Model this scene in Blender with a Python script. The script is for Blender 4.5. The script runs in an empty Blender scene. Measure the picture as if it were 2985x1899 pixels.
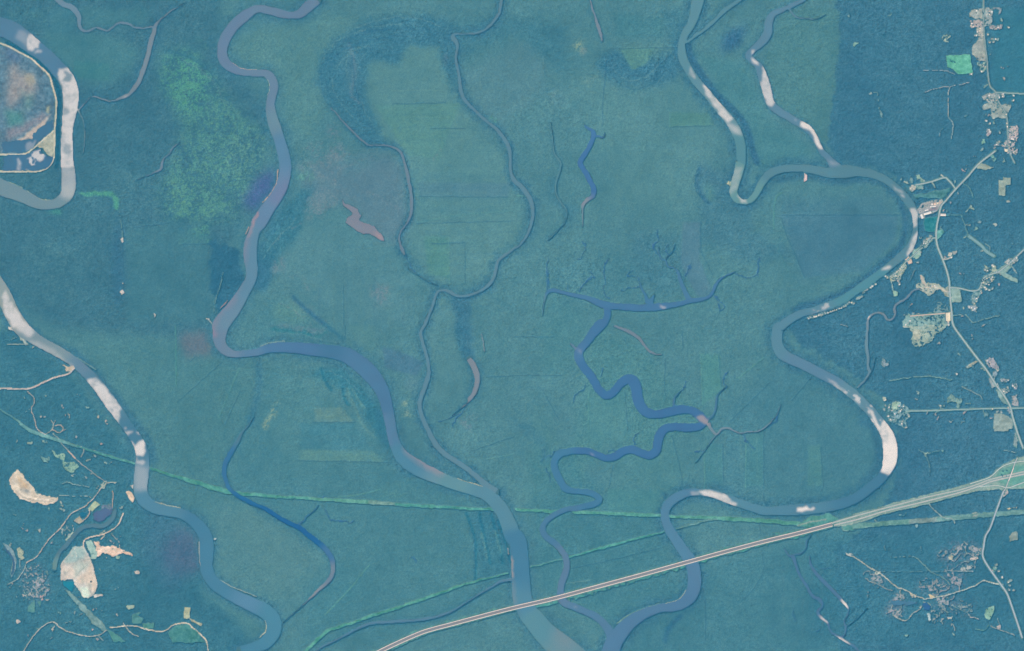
import bpy, math, random
import numpy as np

# ---------------------------------------------------------------- camera, sky, sun, exposure
random.seed(7)
rng = np.random.default_rng(11)
SC = bpy.context.scene
COL = SC.collection
M = 4.0                      # metres per unit of the survey drawing used below
CX, CY = 1492.5, 949.5       # survey units at the middle of the view
H = 30000.0                  # height of the camera

cam = bpy.data.objects.new('camera', bpy.data.cameras.new('camera'))
COL.objects.link(cam)
cam.location = (0, 0, H)
cam.data.sensor_width = 36.0
cam.data.lens = 36.0 * H / (2985 * M)
cam.data.clip_start = 10.0
cam.data.clip_end = 200000.0
SC.camera = cam

SUN_EL, SUN_AZ = 52.0, 143.0
world = bpy.data.worlds.new('World')
SC.world = world
world.use_nodes = True
wn = world.node_tree
sky = wn.nodes.new('ShaderNodeTexSky')
sky.sky_type = 'NISHITA'
sky.sun_disc = False
sky.sun_elevation = math.radians(SUN_EL)
sky.sun_rotation = math.radians(SUN_AZ)
wn.links.new(sky.outputs[0], wn.nodes['Background'].inputs[0])
wn.nodes['Background'].inputs[1].default_value = 0.1

sl = bpy.data.lights.new('sun', 'SUN')
sl.energy = 4.5
sl.angle = math.radians(0.5)
sl.color = (1.0, 0.95, 0.86)
sun = bpy.data.objects.new('sun', sl)
COL.objects.link(sun)
sun.rotation_euler = (math.radians(90 - SUN_EL), 0, math.radians(180 - SUN_AZ))

SC.view_settings.view_transform = 'Standard'
SC.view_settings.look = 'None'
SC.view_settings.gamma = 1.0
SC.view_settings.exposure = 0.6
SC.cycles.use_denoising = True
SC.cycles.volume_bounces = 0
SC.cycles.max_bounces = 4

# ---------------------------------------------------------------- colour: seen tone -> albedo under this light and air
VEIL = np.array([0.0080, 0.1030, 0.1810])
GAIN = np.array([2.03, 1.58, 1.22])
def lin(c):
    c = np.asarray(c, float) / 255.0
    return np.where(c <= 0.04045, c / 12.92, ((c + 0.055) / 1.055) ** 2.4)
def alb(c, k=1.0):
    return np.clip((lin(c) - VEIL) / (GAIN * k), 0.004, 0.85)

# ---------------------------------------------------------------- survey coordinates
TO = {'0': 0, '1': 475, '2': 950, '3': 1424}
TX = {'0': 0, '1': 750, '2': 1500, '3': 2235}
FR = {'ov': (0, 0, 2408 / 2985.0), 'A': (2620, 500, 5.892), 'B': (2340, 760, 7.525), 'C': (2820, 240, 6.383),
      'D': (2560, 740, 5.666), 'E': (2540, 1140, 11.79), 'F': (2720, 1000, 6.385), 'G': (2780, 20, 6.66),
      'H': (20, 330, 6.66), 'I': (2700, 1320, 6.965)}
for r in TO:
    for c in TX:
        FR[r + c] = (TX[c], TO[r], 3.2107)
def pts(s, w0=0.0):
    """'13 10,20,5 30,40 ...' -> rows of survey x, y, width, r, g, b (a frame name switches frames, #r,g,b switches tone)"""
    out = []; fr = None; col = (np.nan,) * 3; lw = w0
    for t in s.split():
        if t in FR:
            fr = FR[t]
        elif t[0] == '#':
            col = tuple(float(v) for v in t[1:].split(','))
        else:
            v = [float(q) for q in t.split(',')]
            if len(v) > 2: lw = v[2]
            out.append((fr[0] + v[0] / fr[2], fr[1] + v[1] / fr[2], lw / fr[2]) + col)
    return np.array(out)
def smooth(P, step):
    """Catmull-Rom through the rows, resampled about every STEP survey units"""
    if len(P) < 3:
        Q = P
        n = max(2, int(np.hypot(*(Q[-1, :2] - Q[0, :2])) / step) + 1)
        t = np.linspace(0, 1, n)[:, None]
        return Q[0] * (1 - t) + Q[-1] * t
    E = np.vstack([2 * P[0] - P[1], P, 2 * P[-1] - P[-2]])
    out = []
    for i in range(1, len(E) - 2):
        p0, p1, p2, p3 = E[i - 1], E[i], E[i + 1], E[i + 2]
        n = max(1, int(math.ceil(np.hypot(*(p2[:2] - p1[:2])) / step)))
        t = (np.arange(n) / n)[:, None]
        out.append(0.5 * (2 * p1 + (p2 - p0) * t + (2 * p0 - 5 * p1 + 4 * p2 - p3) * t ** 2 + (3 * p1 - p0 - 3 * p2 + p3) * t ** 3))
    out.append(P[-1:])
    R = np.vstack(out)
    R[:, 2] = np.maximum(R[:, 2], P[:, 2].min() * 0.7)
    if not np.isnan(P[0, 3]): R[:, 3:] = np.clip(R[:, 3:], 0, 255)
    return R
def wx(x): return (np.asarray(x) - CX) * M
def wy(y): return (CY - np.asarray(y)) * M

# ---------------------------------------------------------------- survey raster (land cover on a 7.6 m grid)
G = 1.9
X0, Y0 = -240.0, -170.0
NX, NY = int((3225 - X0) / G), int((2070 - Y0) / G)
gx = X0 + G * np.arange(NX); gy = Y0 + G * np.arange(NY)
def vnoise(cell, octaves=3, seed=0):
    """smooth value noise on the raster, about -1..1; CELL in survey units"""
    r = np.random.default_rng(seed); out = np.zeros((NY, NX), np.float32); a = 1.0; tot = 0
    for o in range(octaves):
        nx, ny = int((NX * G) / cell) + 3, int((NY * G) / cell) + 3
        L = r.uniform(-1, 1, (ny, nx)).astype(np.float32)
        fx, fy = (gx - X0) / cell, (gy - Y0) / cell
        ix, iy = fx.astype(int), fy.astype(int)
        tx, ty = fx - ix, fy - iy
        tx = (tx * tx * (3 - 2 * tx)).astype(np.float32); ty = (ty * ty * (3 - 2 * ty)).astype(np.float32)
        R0 = L[:, ix] * (1 - tx) + L[:, ix + 1] * tx
        out += a * (R0[iy] * (1 - ty)[:, None] + R0[iy + 1] * ty[:, None])
        tot += a * a; a *= 0.55; cell *= 0.5
    return out / math.sqrt(tot) * 1.6
CROWN, CANOPY_K, WATER_K, GLINT = 6.0, .95, 1.10, (.47, .49, .52, 1)
NA, NB = vnoise(14, 3, 1), vnoise(14, 3, 2)          # edge wobble
N1, N2, N3 = vnoise(160, 4, 3), vnoise(30, 3, 4), vnoise(7, 2, 5)
N4 = (vnoise(2.6, 1, 6) + .6 * vnoise(4.5, 1, 8)).astype(np.float32)
def window(x0, y0, x1, y1):
    return (slice(max(0, int((y0 - Y0) / G)), min(NY, int((y1 - Y0) / G) + 2)),
            slice(max(0, int((x0 - X0) / G)), min(NX, int((x1 - X0) / G) + 2)))
def poly_mask(P, jit=0.0, pad=4):
    sl_ = window(P[:, 0].min() - pad, P[:, 1].min() - pad, P[:, 0].max() + pad, P[:, 1].max() + pad)
    x = np.broadcast_to(gx[sl_[1]][None, :], NA[sl_].shape); y = np.broadcast_to(gy[sl_[0]][:, None], NA[sl_].shape)
    if jit: x = x + NA[sl_] * jit; y = y + NB[sl_] * jit
    m = np.zeros(x.shape, bool)
    n = len(P)
    for i in range(n):
        xa, ya = P[i, 0], P[i, 1]; xb, yb = P[(i + 1) % n, 0], P[(i + 1) % n, 1]
        if ya == yb: continue
        m ^= ((ya > y) != (yb > y)) & (x < (xb - xa) * (y - ya) / (yb - ya) + xa)
    return sl_, m
def stroke_d(P, margin=0.0, jit=0.0):
    """signed distance to the edge of a stroke of varying width"""
    w = P[:, 2].max() / 2 + margin + 3 + jit * 1.5
    sl_ = window(P[:, 0].min() - w, P[:, 1].min() - w, P[:, 0].max() + w, P[:, 1].max() + w)
    d = np.full(NA[sl_].shape, 1e3, np.float32)
    oy, ox = sl_[0].start, sl_[1].start
    for i in range(len(P) - 1):
        a, b = P[i], P[i + 1]
        s2 = window(min(a[0], b[0]) - w, min(a[1], b[1]) - w, max(a[0], b[0]) + w, max(a[1], b[1]) + w)
        x = gx[s2[1]][None, :]; y = gy[s2[0]][:, None]
        if jit: x = x + NA[s2] * jit; y = y + NB[s2] * jit
        dx, dy = b[0] - a[0], b[1] - a[1]; L2 = dx * dx + dy * dy + 1e-9
        t = np.clip(((x - a[0]) * dx + (y - a[1]) * dy) / L2, 0, 1)
        q = np.hypot(x - a[0] - t * dx, y - a[1] - t * dy) - (a[2] + (b[2] - a[2]) * t) / 2
        v = d[s2[0].start - oy:s2[0].stop - oy, s2[1].start - ox:s2[1].stop - ox]
        np.minimum(v, q, out=v)
    return sl_, d
def blur(a, r):
    k = int(r / G)
    if k < 1: return a
    for _ in range(2):
        for ax in (0, 1):
            p = np.pad(a, [(k + 1, k) if i == ax else (0, 0) for i in (0, 1)], mode='edge')
            c = np.cumsum(p, axis=ax)
            n = a.shape[ax]
            a = (np.take(c, np.arange(2 * k + 1, 2 * k + 1 + n), axis=ax) - np.take(c, np.arange(0, n), axis=ax)) / (2 * k + 1)
    return a

FC = np.empty((NY, NX, 3), np.float32); FC[:] = (78, 138, 146)      # canopy tone
FH = np.full((NY, NX), 14.0, np.float32)                            # canopy height, m
FA = np.full((NY, NX), 0.35, np.float32)                            # how coarse the crowns are
GC = np.empty((NY, NX, 3), np.float32); GC[:] = (95, 140, 145)      # tone of open ground
OPEN = np.zeros((NY, NX), bool)
WATER = np.zeros((NY, NX), bool)
GID = np.zeros((NY, NX), np.int16)
GLARE = np.zeros((NY, NX), np.float32)                                # glare of reflected clouds, painted on the water
WT = np.zeros((NY, NX, 4), np.float32)                              # silt in the water: tone and amount
FEAT = ['']
def mixin(A, sl_, k, c):
    A[sl_] += (np.asarray(c, np.float32) - A[sl_]) * k[..., None]
def zone(s, c=None, soft=12, k=1.0, h=None, a=None, jit=6, speck=0.0):
    """stand of forest: its tone, height and coarseness"""
    P = pts(s); soft_ = max(soft, 0.1)
    sl_ = window(P[:, 0].min() - 3 * soft_, P[:, 1].min() - 3 * soft_, P[:, 0].max() + 3 * soft_, P[:, 1].max() + 3 * soft_)
    m = np.zeros((NY, NX), np.float32)[sl_]
    s2, mm = poly_mask(P, jit)
    m[s2[0].start - sl_[0].start:s2[0].stop - sl_[0].start, s2[1].start - sl_[1].start:s2[1].stop - sl_[1].start] = mm
    m = blur(m, soft) * k
    if speck:
        m = m * np.clip(0.5 + speck * (0.35 * N2[sl_] + 0.35 * N3[sl_] + .75 * N4[sl_]), 0, 1)
    if c is not None: mixin(FC, sl_, m, c)
    if h is not None: FH[sl_] += (h - FH[sl_]) * m
    if a is not None: FA[sl_] += (a - FA[sl_]) * m
def fstroke(s, c=None, w=0.0, soft=0, k=1.0, h=None, a=None, jit=1.0, speck=0.0):
    sl_, d = stroke_d(smooth(pts(s, w), 6), 3 + 2 * soft, jit)
    m = (np.clip(0.5 - d / (2 * soft), 0, 1) if soft else np.clip(0.5 - d / G, 0, 1)) * k
    if speck: m = m * np.clip(0.5 + speck * (0.35 * N2[sl_] + 0.35 * N3[sl_] + .75 * N4[sl_]), 0, 1)
    if c is not None: mixin(FC, sl_, m, c)
    if h is not None: FH[sl_] += (h - FH[sl_]) * m
    if a is not None: FA[sl_] += (a - FA[sl_]) * m
def feat(name):
    FEAT.append(name); return len(FEAT) - 1
def open_(name, sl_, m, c, fid=None, var=5.0, over=False):
    f = feat(name) if fid is None else fid
    m = m & ((~WATER[sl_]) if not over else True)
    OPEN[sl_] |= m; GID[sl_] = np.where(m, f, GID[sl_])
    if over: WATER[sl_] &= ~m
    if FEAT[f] == 'grass_strip': c = np.array([84, 147, 146]) + .7 * (np.asarray(c) - np.array([84, 150, 147]))
    if FEAT[f] == 'dirt_track': c = .8 * np.asarray(c) + .2 * np.array([150, 172, 172])
    t = np.asarray(c, np.float32) + (var * (0.7 * N2[sl_] + 0.6 * N3[sl_]))[..., None]
    GC[sl_] = np.where(m[..., None], t, GC[sl_])
    return f
def clear(name, s, c, jit=2.0, var=5.0, thr=None, over=False, fid=None):
    """open ground inside an outline; THR leaves clumps of trees standing where the noise is low"""
    sl_, m = poly_mask(pts(s), jit, 8)
    if thr is not None: m &= (0.4 * N2[sl_] + 0.45 * N3[sl_] + .7 * N4[sl_]) > thr
    return open_(name, sl_, m, c, fid, var, over)
def lane(name, s, c, w=0.0, jit=0.6, var=4.0, thr=None, over=False, fid=None, grow=0.0):
    sl_, d = stroke_d(smooth(pts(s, w), 4), 2, jit)
    m = d < grow
    if thr is not None: m &= (0.4 * N2[sl_] + 0.45 * N3[sl_] + .7 * N4[sl_]) > thr
    return open_(name, sl_, m, c, fid, var, over)
def tone(s, c, jit=3.0, soft=4, k=1.0, stroke=False, w=0.0):
    """a patch of another soil or crop on ground that is already open"""
    if stroke:
        sl_, d = stroke_d(smooth(pts(s, w), 4), 3, jit); m = np.clip(0.5 - d / max(soft, 1), 0, 1)
    else:
        sl_, m = poly_mask(pts(s), jit, 3 * soft + 2); m = blur(m.astype(np.float32), soft)
    mixin(GC, sl_, m * k, c)
def paint_glare(s, k=1.0, jit=3.0, soft=2.6, w=None, thr=None):  # masks where white cloud glare is painted onto the water
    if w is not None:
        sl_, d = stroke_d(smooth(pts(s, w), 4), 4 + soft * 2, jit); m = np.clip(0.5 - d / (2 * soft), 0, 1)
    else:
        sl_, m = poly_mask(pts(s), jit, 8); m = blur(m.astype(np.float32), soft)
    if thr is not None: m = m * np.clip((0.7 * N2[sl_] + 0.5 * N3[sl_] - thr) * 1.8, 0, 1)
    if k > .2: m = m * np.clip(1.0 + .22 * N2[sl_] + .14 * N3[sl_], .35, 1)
    if k < 0: GLARE[sl_] *= (1 - m * (-k))
    else: GLARE[sl_] = np.maximum(GLARE[sl_], m * k)
def silt(s, c, k=1.0, w=0.0, soft=5, jit=2.0, stroke=True):
    if stroke:
        sl_, d = stroke_d(smooth(pts(s, w), 4), 4 + soft * 2, jit); m = np.clip(0.5 - d / (2 * soft), 0, 1)
    else:
        sl_, m = poly_mask(pts(s), jit, 3 * soft); m = blur(m.astype(np.float32), soft)
    m = m * k
    WT[sl_][..., :3] += (np.asarray(c, np.float32) - WT[sl_][..., :3]) * np.where(WT[sl_][..., 3:] > 0.02, m[..., None], 1.0) * (m > 0.01)[..., None]
    WT[sl_][..., 3] = np.maximum(WT[sl_][..., 3], m)

# ---------------------------------------------------------------- water courses: name, wooded fringe (width, strength), course
RIVERS = [
 ('river', 10, .5, '00 #88,132,165 -100,230,190 70,275,185 180,335,185 300,430,165 380,490,150 450,545,145 550,655,150 #105,140,160 620,740,155 660,850,160 665,950,155 655,1050,140 640,1150,120 630,1250,115 630,1400,120 632,1525,125 10 640,75,135 645,150,143 #118,148,165 645,240,140 620,315,125 550,375,105 450,397,95 350,380,112 250,330,130 160,290,140 70,255,155 -100,180,160'),
 ('creek', 6, .4, '00 #115,145,172 500,-40,60 590,40,60 660,65,58 710,110,56 745,165,45 740,220,35 760,270,30 800,297,25 850,290,25 900,262,20 960,280,20 1010,292,20 1050,265,22 1100,225,25 1160,220,25 1220,235,22 1270,262,20 1340,268,20 1420,258,20 1455,255,20'),
 ('bayou', 14, .9, '00 #125,145,162 1720,40,6 1600,110,9 1550,150,14 1500,190,20 1455,250,35 1440,310,50 1410,420,55 1385,530,52 1350,640,50 1310,750,48 1270,820,45 1210,885,40 1130,925,30 1060,945,20 1000,945,13 930,920,11 860,908,11 820,940,11 770,1000,12 735,1035,14'),
 ('river', 24, .75, '01 #108,138,170 560,0,110 470,75,110 410,130,95 330,148,75 230,135,85 130,105,85 0,90,85 00 2300,150,110 2180,260,110 2110,370,110 2080,480,105 2100,570,100 2170,640,90 2280,680,75 2408,690,70 01 80,690,80 140,750,90 155,830,95 140,900,90 125,980,90 #110,145,170 135,1080,105 170,1200,115 #95,138,178 205,1300,110 240,1420,115 262,1525,118 11 #105,140,182 262,100,120 245,180,120 215,260,125 160,350,130 90,450,140 20,560,150 10 #100,142,175 2385,640,112 2350,760,132 2346,900,132 2362,1000,118 2345,1100,115 2280,1220,120 #108,142,172 2185,1370,150 2120,1450,160 2070,1525,165 20 #110,138,168 2060,60,145 2055,120,130 2075,190,110 2130,245,95 2200,268,75 #92,132,172 2300,262,74 2408,250,80 21 #80,125,170 100,217,90 200,205,102 350,208,112 500,222,122 #72,122,158 650,240,130 760,255,140 #78,125,165 860,290,155 950,350,160 1030,420,165 1100,500,155 1160,590,140 1195,680,125 1220,780,115 #90,135,172 1240,880,110 1258,980,105 1275,1060,108 #84,140,172 1310,1150,118 1370,1240,140 1490,1325,155 #105,148,172 1650,1402,140 #100,150,170 1740,1440,125 1835,1478,118 1930,1510,112 31 #90,142,168 2050,25,112 2160,70,125 2240,140,135 2310,240,140 2358,350,152 #72,130,165 2385,430,165 32 30,500,172 48,640,172 60,840,178 #84,138,168 70,1010,190 110,1130,185 #92,145,165 150,1195,195 215,1270,205 300,1370,220 #105,145,160 390,1450,240 480,1530,260 600,1640,270'),
 ('channel', 16, .8, '01 #98,140,162 2300,-60,30 2290,0,30 2275,80,30 2265,130,30 2225,190,30 2180,245,28 2120,290,25 2050,315,22 1960,323,20 1880,320,22 1838,335,34 1835,360,38 1865,400,30 1875,450,28 1862,520,25 1862,580,25 1880,660,25 1895,750,28 1905,840,32 1930,920,30 1985,985,25 2060,1060,22 2150,1145,24 2230,1205,26 2310,1300,30 2360,1400,32 2370,1525,30 11 2370,80,30 2408,170,35 12 60,220,40 130,310,38 165,400,35 172,500,30 150,600,30 110,690,30 50,770,25 0,805,22 11 2330,860,28 2260,920,28 2235,1000,30 2210,1090,30 2150,1165,30 2060,1215,27 1980,1245,27 1900,1252,27 1840,1235,27 1790,1205,27 1730,1193,27 1690,1215,25 1665,1270,26 1640,1350,28 1600,1440,30 1565,1525,35 21 1530,60,30 1545,140,28 1570,230,27 1595,320,27 1605,400,33 1600,480,42 1575,560,48 1545,640,42 1525,710,38 1523,780,35 1550,870,35 1590,960,38 1640,1060,42 1700,1150,45 1790,1225,42 1890,1290,42 1990,1360,45 2080,1440,52 2160,1510,66 31 2230,40,80'),
 ('channel', 12, .8, '01 #112,138,158 690,1010,6 760,1090,9 850,1190,13 940,1280,13 1030,1355,13 1100,1362,14 1200,1365,14 1290,1390,20 1350,1440,22 1380,1525,22 11 1405,100,28 1425,200,30 1445,310,30 1445,420,32 1430,510,28 1395,580,20 1350,640,18 1330,700,18 1340,770,20 1360,820,28 1380,860,12'),
 ('slough', 6, .5, '11 #84,135,150 1385,950,9 1440,1010,9 1520,1060,8 1600,1110,8 1690,1150,8'),
 ('oxbow', 14, .8, '21 #132,145,160 1980,310,50 2010,350,60 2040,410,62 2060,480,60 2055,560,55 2030,630,50 1990,690,42 1970,720,20 1900,780,8 1830,840,7'),
 ('slough', 8, .5, '02 #95,145,160 335,1150,8 355,1280,10 370,1430,12 430,1525,16 12 432,60,18 402,150,20 385,230,16 395,310,12 440,380,9 490,460,8 470,560,8 400,640,10 320,720,10'),
 ('bayou', 5, .4, '02 #72,122,182 655,1170,10 685,1205,24 725,1225,34 738,1255,50 730,1310,46 700,1380,50 650,1460,60 615,1525,58 12 630,40,55 670,100,50 700,160,50 730,220,55 745,270,60 #100,130,172 725,320,48 #135,148,168 680,350,40 645,390,38 #115,145,162 635,450,22 640,520,15 640,600,8'),
 ('bayou', 3, .3, '02 #76,125,175 740,1275,30 790,1280,22 830,1290,12 845,1250,7'),
 ('slough', 8, .5, '02 #128,148,170 700,-40,12 715,40,14 730,90,16 750,150,20 780,240,32 800,310,34 815,355,26 820,390,7'),
 ('river', 22, 1, '02 #95,145,165 1735,-60,125 1720,0,125 1705,60,120 1685,150,100 1650,240,90 1600,320,80 1570,400,75 1565,480,85 1580,560,90 1620,640,85 1670,720,85 #105,150,170 1740,810,85 1820,900,85 1900,1000,90 1980,1090,95 2040,1170,100 #90,145,162 2090,1270,100 2120,1380,100 2122,1525,100 12 #105,155,165 2118,0,100 2095,100,95 2065,200,92 2050,280,84 2085,345,70 2150,372,55 2215,350,65 2265,290,70 2305,210,78 #92,140,158 2355,140,86 13 30,105,92 120,68,82 230,55,78 350,55,80 480,75,90 600,98,105 #90,138,155 720,85,138 830,85,105 940,97,90 1050,130,80 1140,180,75 1220,245,78 1290,320,86 1350,400,85 1385,480,70 1392,560,60 1392,640,58 #95,142,160 1372,730,75 1330,810,85 1260,880,90 1180,945,85 #85,145,165 1090,1020,85 1000,1085,85 900,1155,85 790,1235,85 680,1300,85 #92,140,165 550,1350,80 430,1385,75 310,1420,80 210,1475,90 140,1530,95 23 110,20,112 95,100,112 100,180,110 140,260,115 #95,138,170 220,310,108 330,360,102 430,410,100 530,465,100 640,520,100 #100,145,170 740,590,100 830,660,100 910,740,100 980,810,100 1040,890,105 1090,960,115 1130,1030,130 1150,1110,145 1160,1190,145 1150,1280,140 #72,128,158 1120,1360,110 1060,1440,108 980,1510,104 33 890,60,105 800,110,105 680,150,108 #85,138,165 500,184,112 300,201,112 100,212,100 0,215,92 32 2300,205,88 2180,165,88 2060,125,88 1950,85,88 1850,50,85 1740,38,75 #85,135,172 1640,40,80 1540,75,95 1460,130,100 1415,200,92 1410,280,90 1440,370,95 1490,450,100 1550,540,105 1620,640,115 #85,130,170 1670,730,128 1685,840,135 1678,940,135 1640,1020,130 1570,1080,115 1480,1110,100 1380,1120,90 1270,1150,105 1160,1205,120 1060,1280,140 980,1370,160 930,1440,170 900,1540,180 880,1640,190'),
 ('river', 14, .8, '02 #95,145,165 2160,-50,45 2110,0,45 2040,50,45 1960,110,45 1880,190,42 1790,270,38 1690,340,35 1620,400,30'),
 ('river', 8, .7, '03 #95,138,168 400,-50,45 330,10,45 260,45,48 150,95,55 60,140,70 20,220,85 15,300,90 -20,370,92 -80,430,82 -140,480,72 -170,530,68 -130,575,62 -75,625,75 -45,700,95 -15,790,95 10,880,92 35,970,85 105,1040,80 200,1095,75 290,1150,75 380,1205,75 440,1275,65 480,1350,60 520,1425,60 580,1485,65 13 620,15,90 665,65,110'),
 ('bayou', 5, .35, '12 #95,140,165 262,1430,8 268,1350,14 285,1270,25 #75,125,172 310,1215,35 360,1195,40 450,1215,35 550,1240,40 650,1260,45 750,1295,65 850,1335,78 950,1345,68 1070,1355,75 1200,1360,75 1320,1355,80 1430,1340,70 1550,1320,55 1650,1295,52 1740,1283,42 1800,1265,35 1850,1220,35 1880,1150,35 1920,1095,28 1980,1060,18 2060,1025,8'),
 ('bayou', 4, .3, '12 #78,130,172 1635,1290,64 1600,1220,45 1570,1150,40 1545,1080,35 1530,1020,25 1490,985,18 1430,970,14 1415,920,17 1375,900,13 1350,850,12 1350,800,8'),
 ('slough', 2, .2, '12 #75,130,165 1412,910,10 1440,870,13 1480,830,12 1500,770,8'),
 ('slough', 2, .2, '12 #75,130,175 1260,1330,90 1290,1270,36 1305,1240,18'),
 ('slough', 2, .2, '12 #75,130,175 1245,1310,40 1225,1240,26 1190,1180,20 1170,1120,8'),
 ('bayou', 5, .35, '12 #72,122,170 865,1330,76 872,1420,72 845,1490,80 22 800,0,112 735,70,100 680,150,88 #78,126,176 620,220,88 598,280,95 #66,118,170 635,370,85 700,450,85 750,530,85 790,600,80 860,655,85 930,620,85 985,550,90 1050,505,100 1110,520,110 1140,590,110 1150,670,110 1180,750,105 1240,815,95 1330,830,90 1430,812,95 1540,788,95 1640,790,80 1710,825,92 1762,880,88 1760,925,75 1700,950,85 1600,955,88 1500,948,85 1410,965,90 1360,1025,95 1340,1100,95 1325,1175,90 1265,1213,88 1180,1190,82 1100,1160,85 1020,1175,85 940,1225,85 860,1240,72 780,1212,70 690,1178,72 600,1170,72 #70,128,170 500,1180,75 420,1205,80 375,1265,76 375,1330,75 400,1400,75 440,1470,75 32 470,-5,75 515,20,66 600,30,60 700,42,65 775,75,65 795,112,68 755,145,72 680,165,68 #78,128,168 580,185,60 480,200,60 400,235,62 330,280,62 275,340,60 265,400,66 300,460,65 370,510,65 #95,132,168 430,570,60 475,640,65 490,720,70 475,800,75 445,880,75 430,960,75 435,1030,78 480,1080,80 #85,130,168 560,1110,76 650,1150,75 740,1190,75 810,1240,75 870,1310,85 905,1380,95'),
 ('slough', 3, .3, '22 #120,145,165 1815,910,44 1840,965,26 1890,1020,24 1940,970,28 2000,960,24 2070,990,20 2130,1010,18 2180,995,18 2260,995,16 2340,960,13 23 60,880,7 100,820,6 130,740,5'),
 ('slough', 3, .3, '22 #105,142,160 1890,1020,20 1840,1080,14 1780,1170,9 1700,1280,5'),
 ('slough', 3, .3, '22 #78,128,165 1800,880,30 1850,850,26 1880,790,25 1890,700,24 1900,650,14 1940,610,11 1985,570,9'),
 ('slough', 2, .2, '22 #78,128,165 1490,760,30 1493,700,26 1510,660,12 1550,620,7'),
 ('slough', 2, .2, '22 #105,135,170 600,235,40 560,200,22 520,170,12'),
 ('slough', 2, .2, '22 #122,142,160 930,5,20 960,12,24 1040,42,30 1110,80,32 1170,125,28 1220,190,24 1270,245,24 1320,265,15 1380,272,7'),
 ('river', 16, .85, '10 #150,165,175 -120,1000,150 -40,1120,150 35,1240,150 85,1350,150 130,1440,150 185,1525,155 20 #130,155,172 235,55,145 290,95,130 370,150,115 480,210,110 600,275,108 #105,140,168 700,345,100 790,420,108 #88,135,160 870,500,115 950,600,120 1030,710,125 1110,820,120 #75,128,155 1180,920,110 1250,1020,110 1305,1110,115 1335,1200,135 #105,145,175 1335,1300,142 1325,1400,145 1316,1525,140 30 #85,138,170 1325,60,138 1370,130,128 1460,190,110 1560,215,105 1680,235,100 #75,132,165 1770,275,110 1860,350,122 1920,440,132 1938,550,140 1932,680,135 1945,790,125 2010,890,125 2110,965,125 #88,138,178 2240,1035,130 2370,1095,140 31 #78,138,170 70,1150,150 135,1210,150 162,1290,148 135,1385,140 60,1460,128 -60,1500,105 -150,1522,100'),
 ('bayou', 8, .6, '20 #85,130,150 2375,860,5 2330,930,12 2270,1000,24 2230,1080,38 #60,120,170 2170,1180,50 2120,1270,50 2100,1350,45 2110,1430,40 2150,1525,40 30 #40,110,165 2230,70,40 2320,120,45 2408,160,40 31 #30,105,165 100,205,40 200,270,42 300,325,45 390,365,50 470,430,55 560,500,55 #70,120,168 640,570,58 695,650,50 #115,138,162 710,730,45 700,810,50 660,880,45 #138,148,162 590,940,35 520,1010,28 480,1045,18 #95,138,160 400,1120,11 320,1190,10 250,1255,8'),
 ('slough', 3, .3, '31 #70,125,165 385,335,24 440,305,22 460,270,17 510,230,12 545,200,9 575,160,7'),
 ('slough', 10, .6, '31 #90,135,165 2408,855,32 2290,870,34 2200,920,30 2100,980,24 1990,1050,20 1880,1120,24 1780,1170,30 1650,1210,34 1500,1235,35 1350,1245,35 1200,1255,35 1080,1265,35 950,1310,30 820,1380,27 700,1440,26 600,1490,28 520,1560,28'),
 ('slough', 4, .5, '33 #80,125,165 165,565,8 210,630,20 245,640,38 275,720,30 310,820,28 370,910,28 430,1010,28 490,1040,35 520,1100,30 480,1160,35 510,1210,25 570,1260,25 585,1310,18 600,1345,20 650,1375,26 720,1420,26 800,1465,26 880,1540,26'),
 ('slough', 3, .4, '33 #80,128,162 410,440,8 375,500,20 365,570,18 320,610,15 250,625,15'),
 ('slough', 4, .5, '33 #80,125,165 400,640,12 410,710,25 450,780,30 520,860,35 590,930,35 660,1000,35 720,1070,30 765,1130,20 755,1190,14 725,1240,14 740,1310,22 730,1370,20 690,1400,18'),
 ('slough', 3, .4, '33 #78,128,158 740,1300,9 810,1250,8 880,1190,8 935,1125,5'),
 ('creek', 10, .6, '13 #125,148,168 1430,1180,22 1370,1205,24 1310,1270,28 1230,1320,28 1195,1370,28 1205,1420,28 1170,1470,28 1130,1470,25 1095,1420,25 1040,1408,24 980,1430,25 950,1470,28 945,1525,28 23 #110,145,168 940,100,32 935,200,38 950,300,32 948,380,30 960,440,26 920,510,28 850,585,22'),
 ('slough', 3, .4, '23 #85,130,160 1020,300,7 985,420,11 960,450,12'),
 ('slough', 4, .5, '00 #118,142,165 1680,1340,7 1620,1390,18 1590,1440,20 1540,1480,24 1520,1525,28 10 1510,60,28 1470,85,22 1400,115,9 1290,160,7'),
 ('creek', 3, .3, '03 #98,138,162 215,95,20 270,160,14 330,175,13 400,180,11 480,180,9 545,145,7'),
 ('creek', 3, .3, '00 #120,150,165 735,1035,10 775,1120,8 795,1250,8 790,1350,8 780,1440,7'),
 ('oxbow', 2, .2, '30 #88,130,145 1080,200,40 1055,290,50 970,355,56 860,352,52 770,375,52 700,440,46 620,540,56 560,600,46 #110,150,155 525,680,50 510,760,50'),
 ('ditch', 2, .2, '30 #70,110,140 40,560,18 90,610,20 125,680,18 125,760,14 110,800,10'),
]
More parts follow.
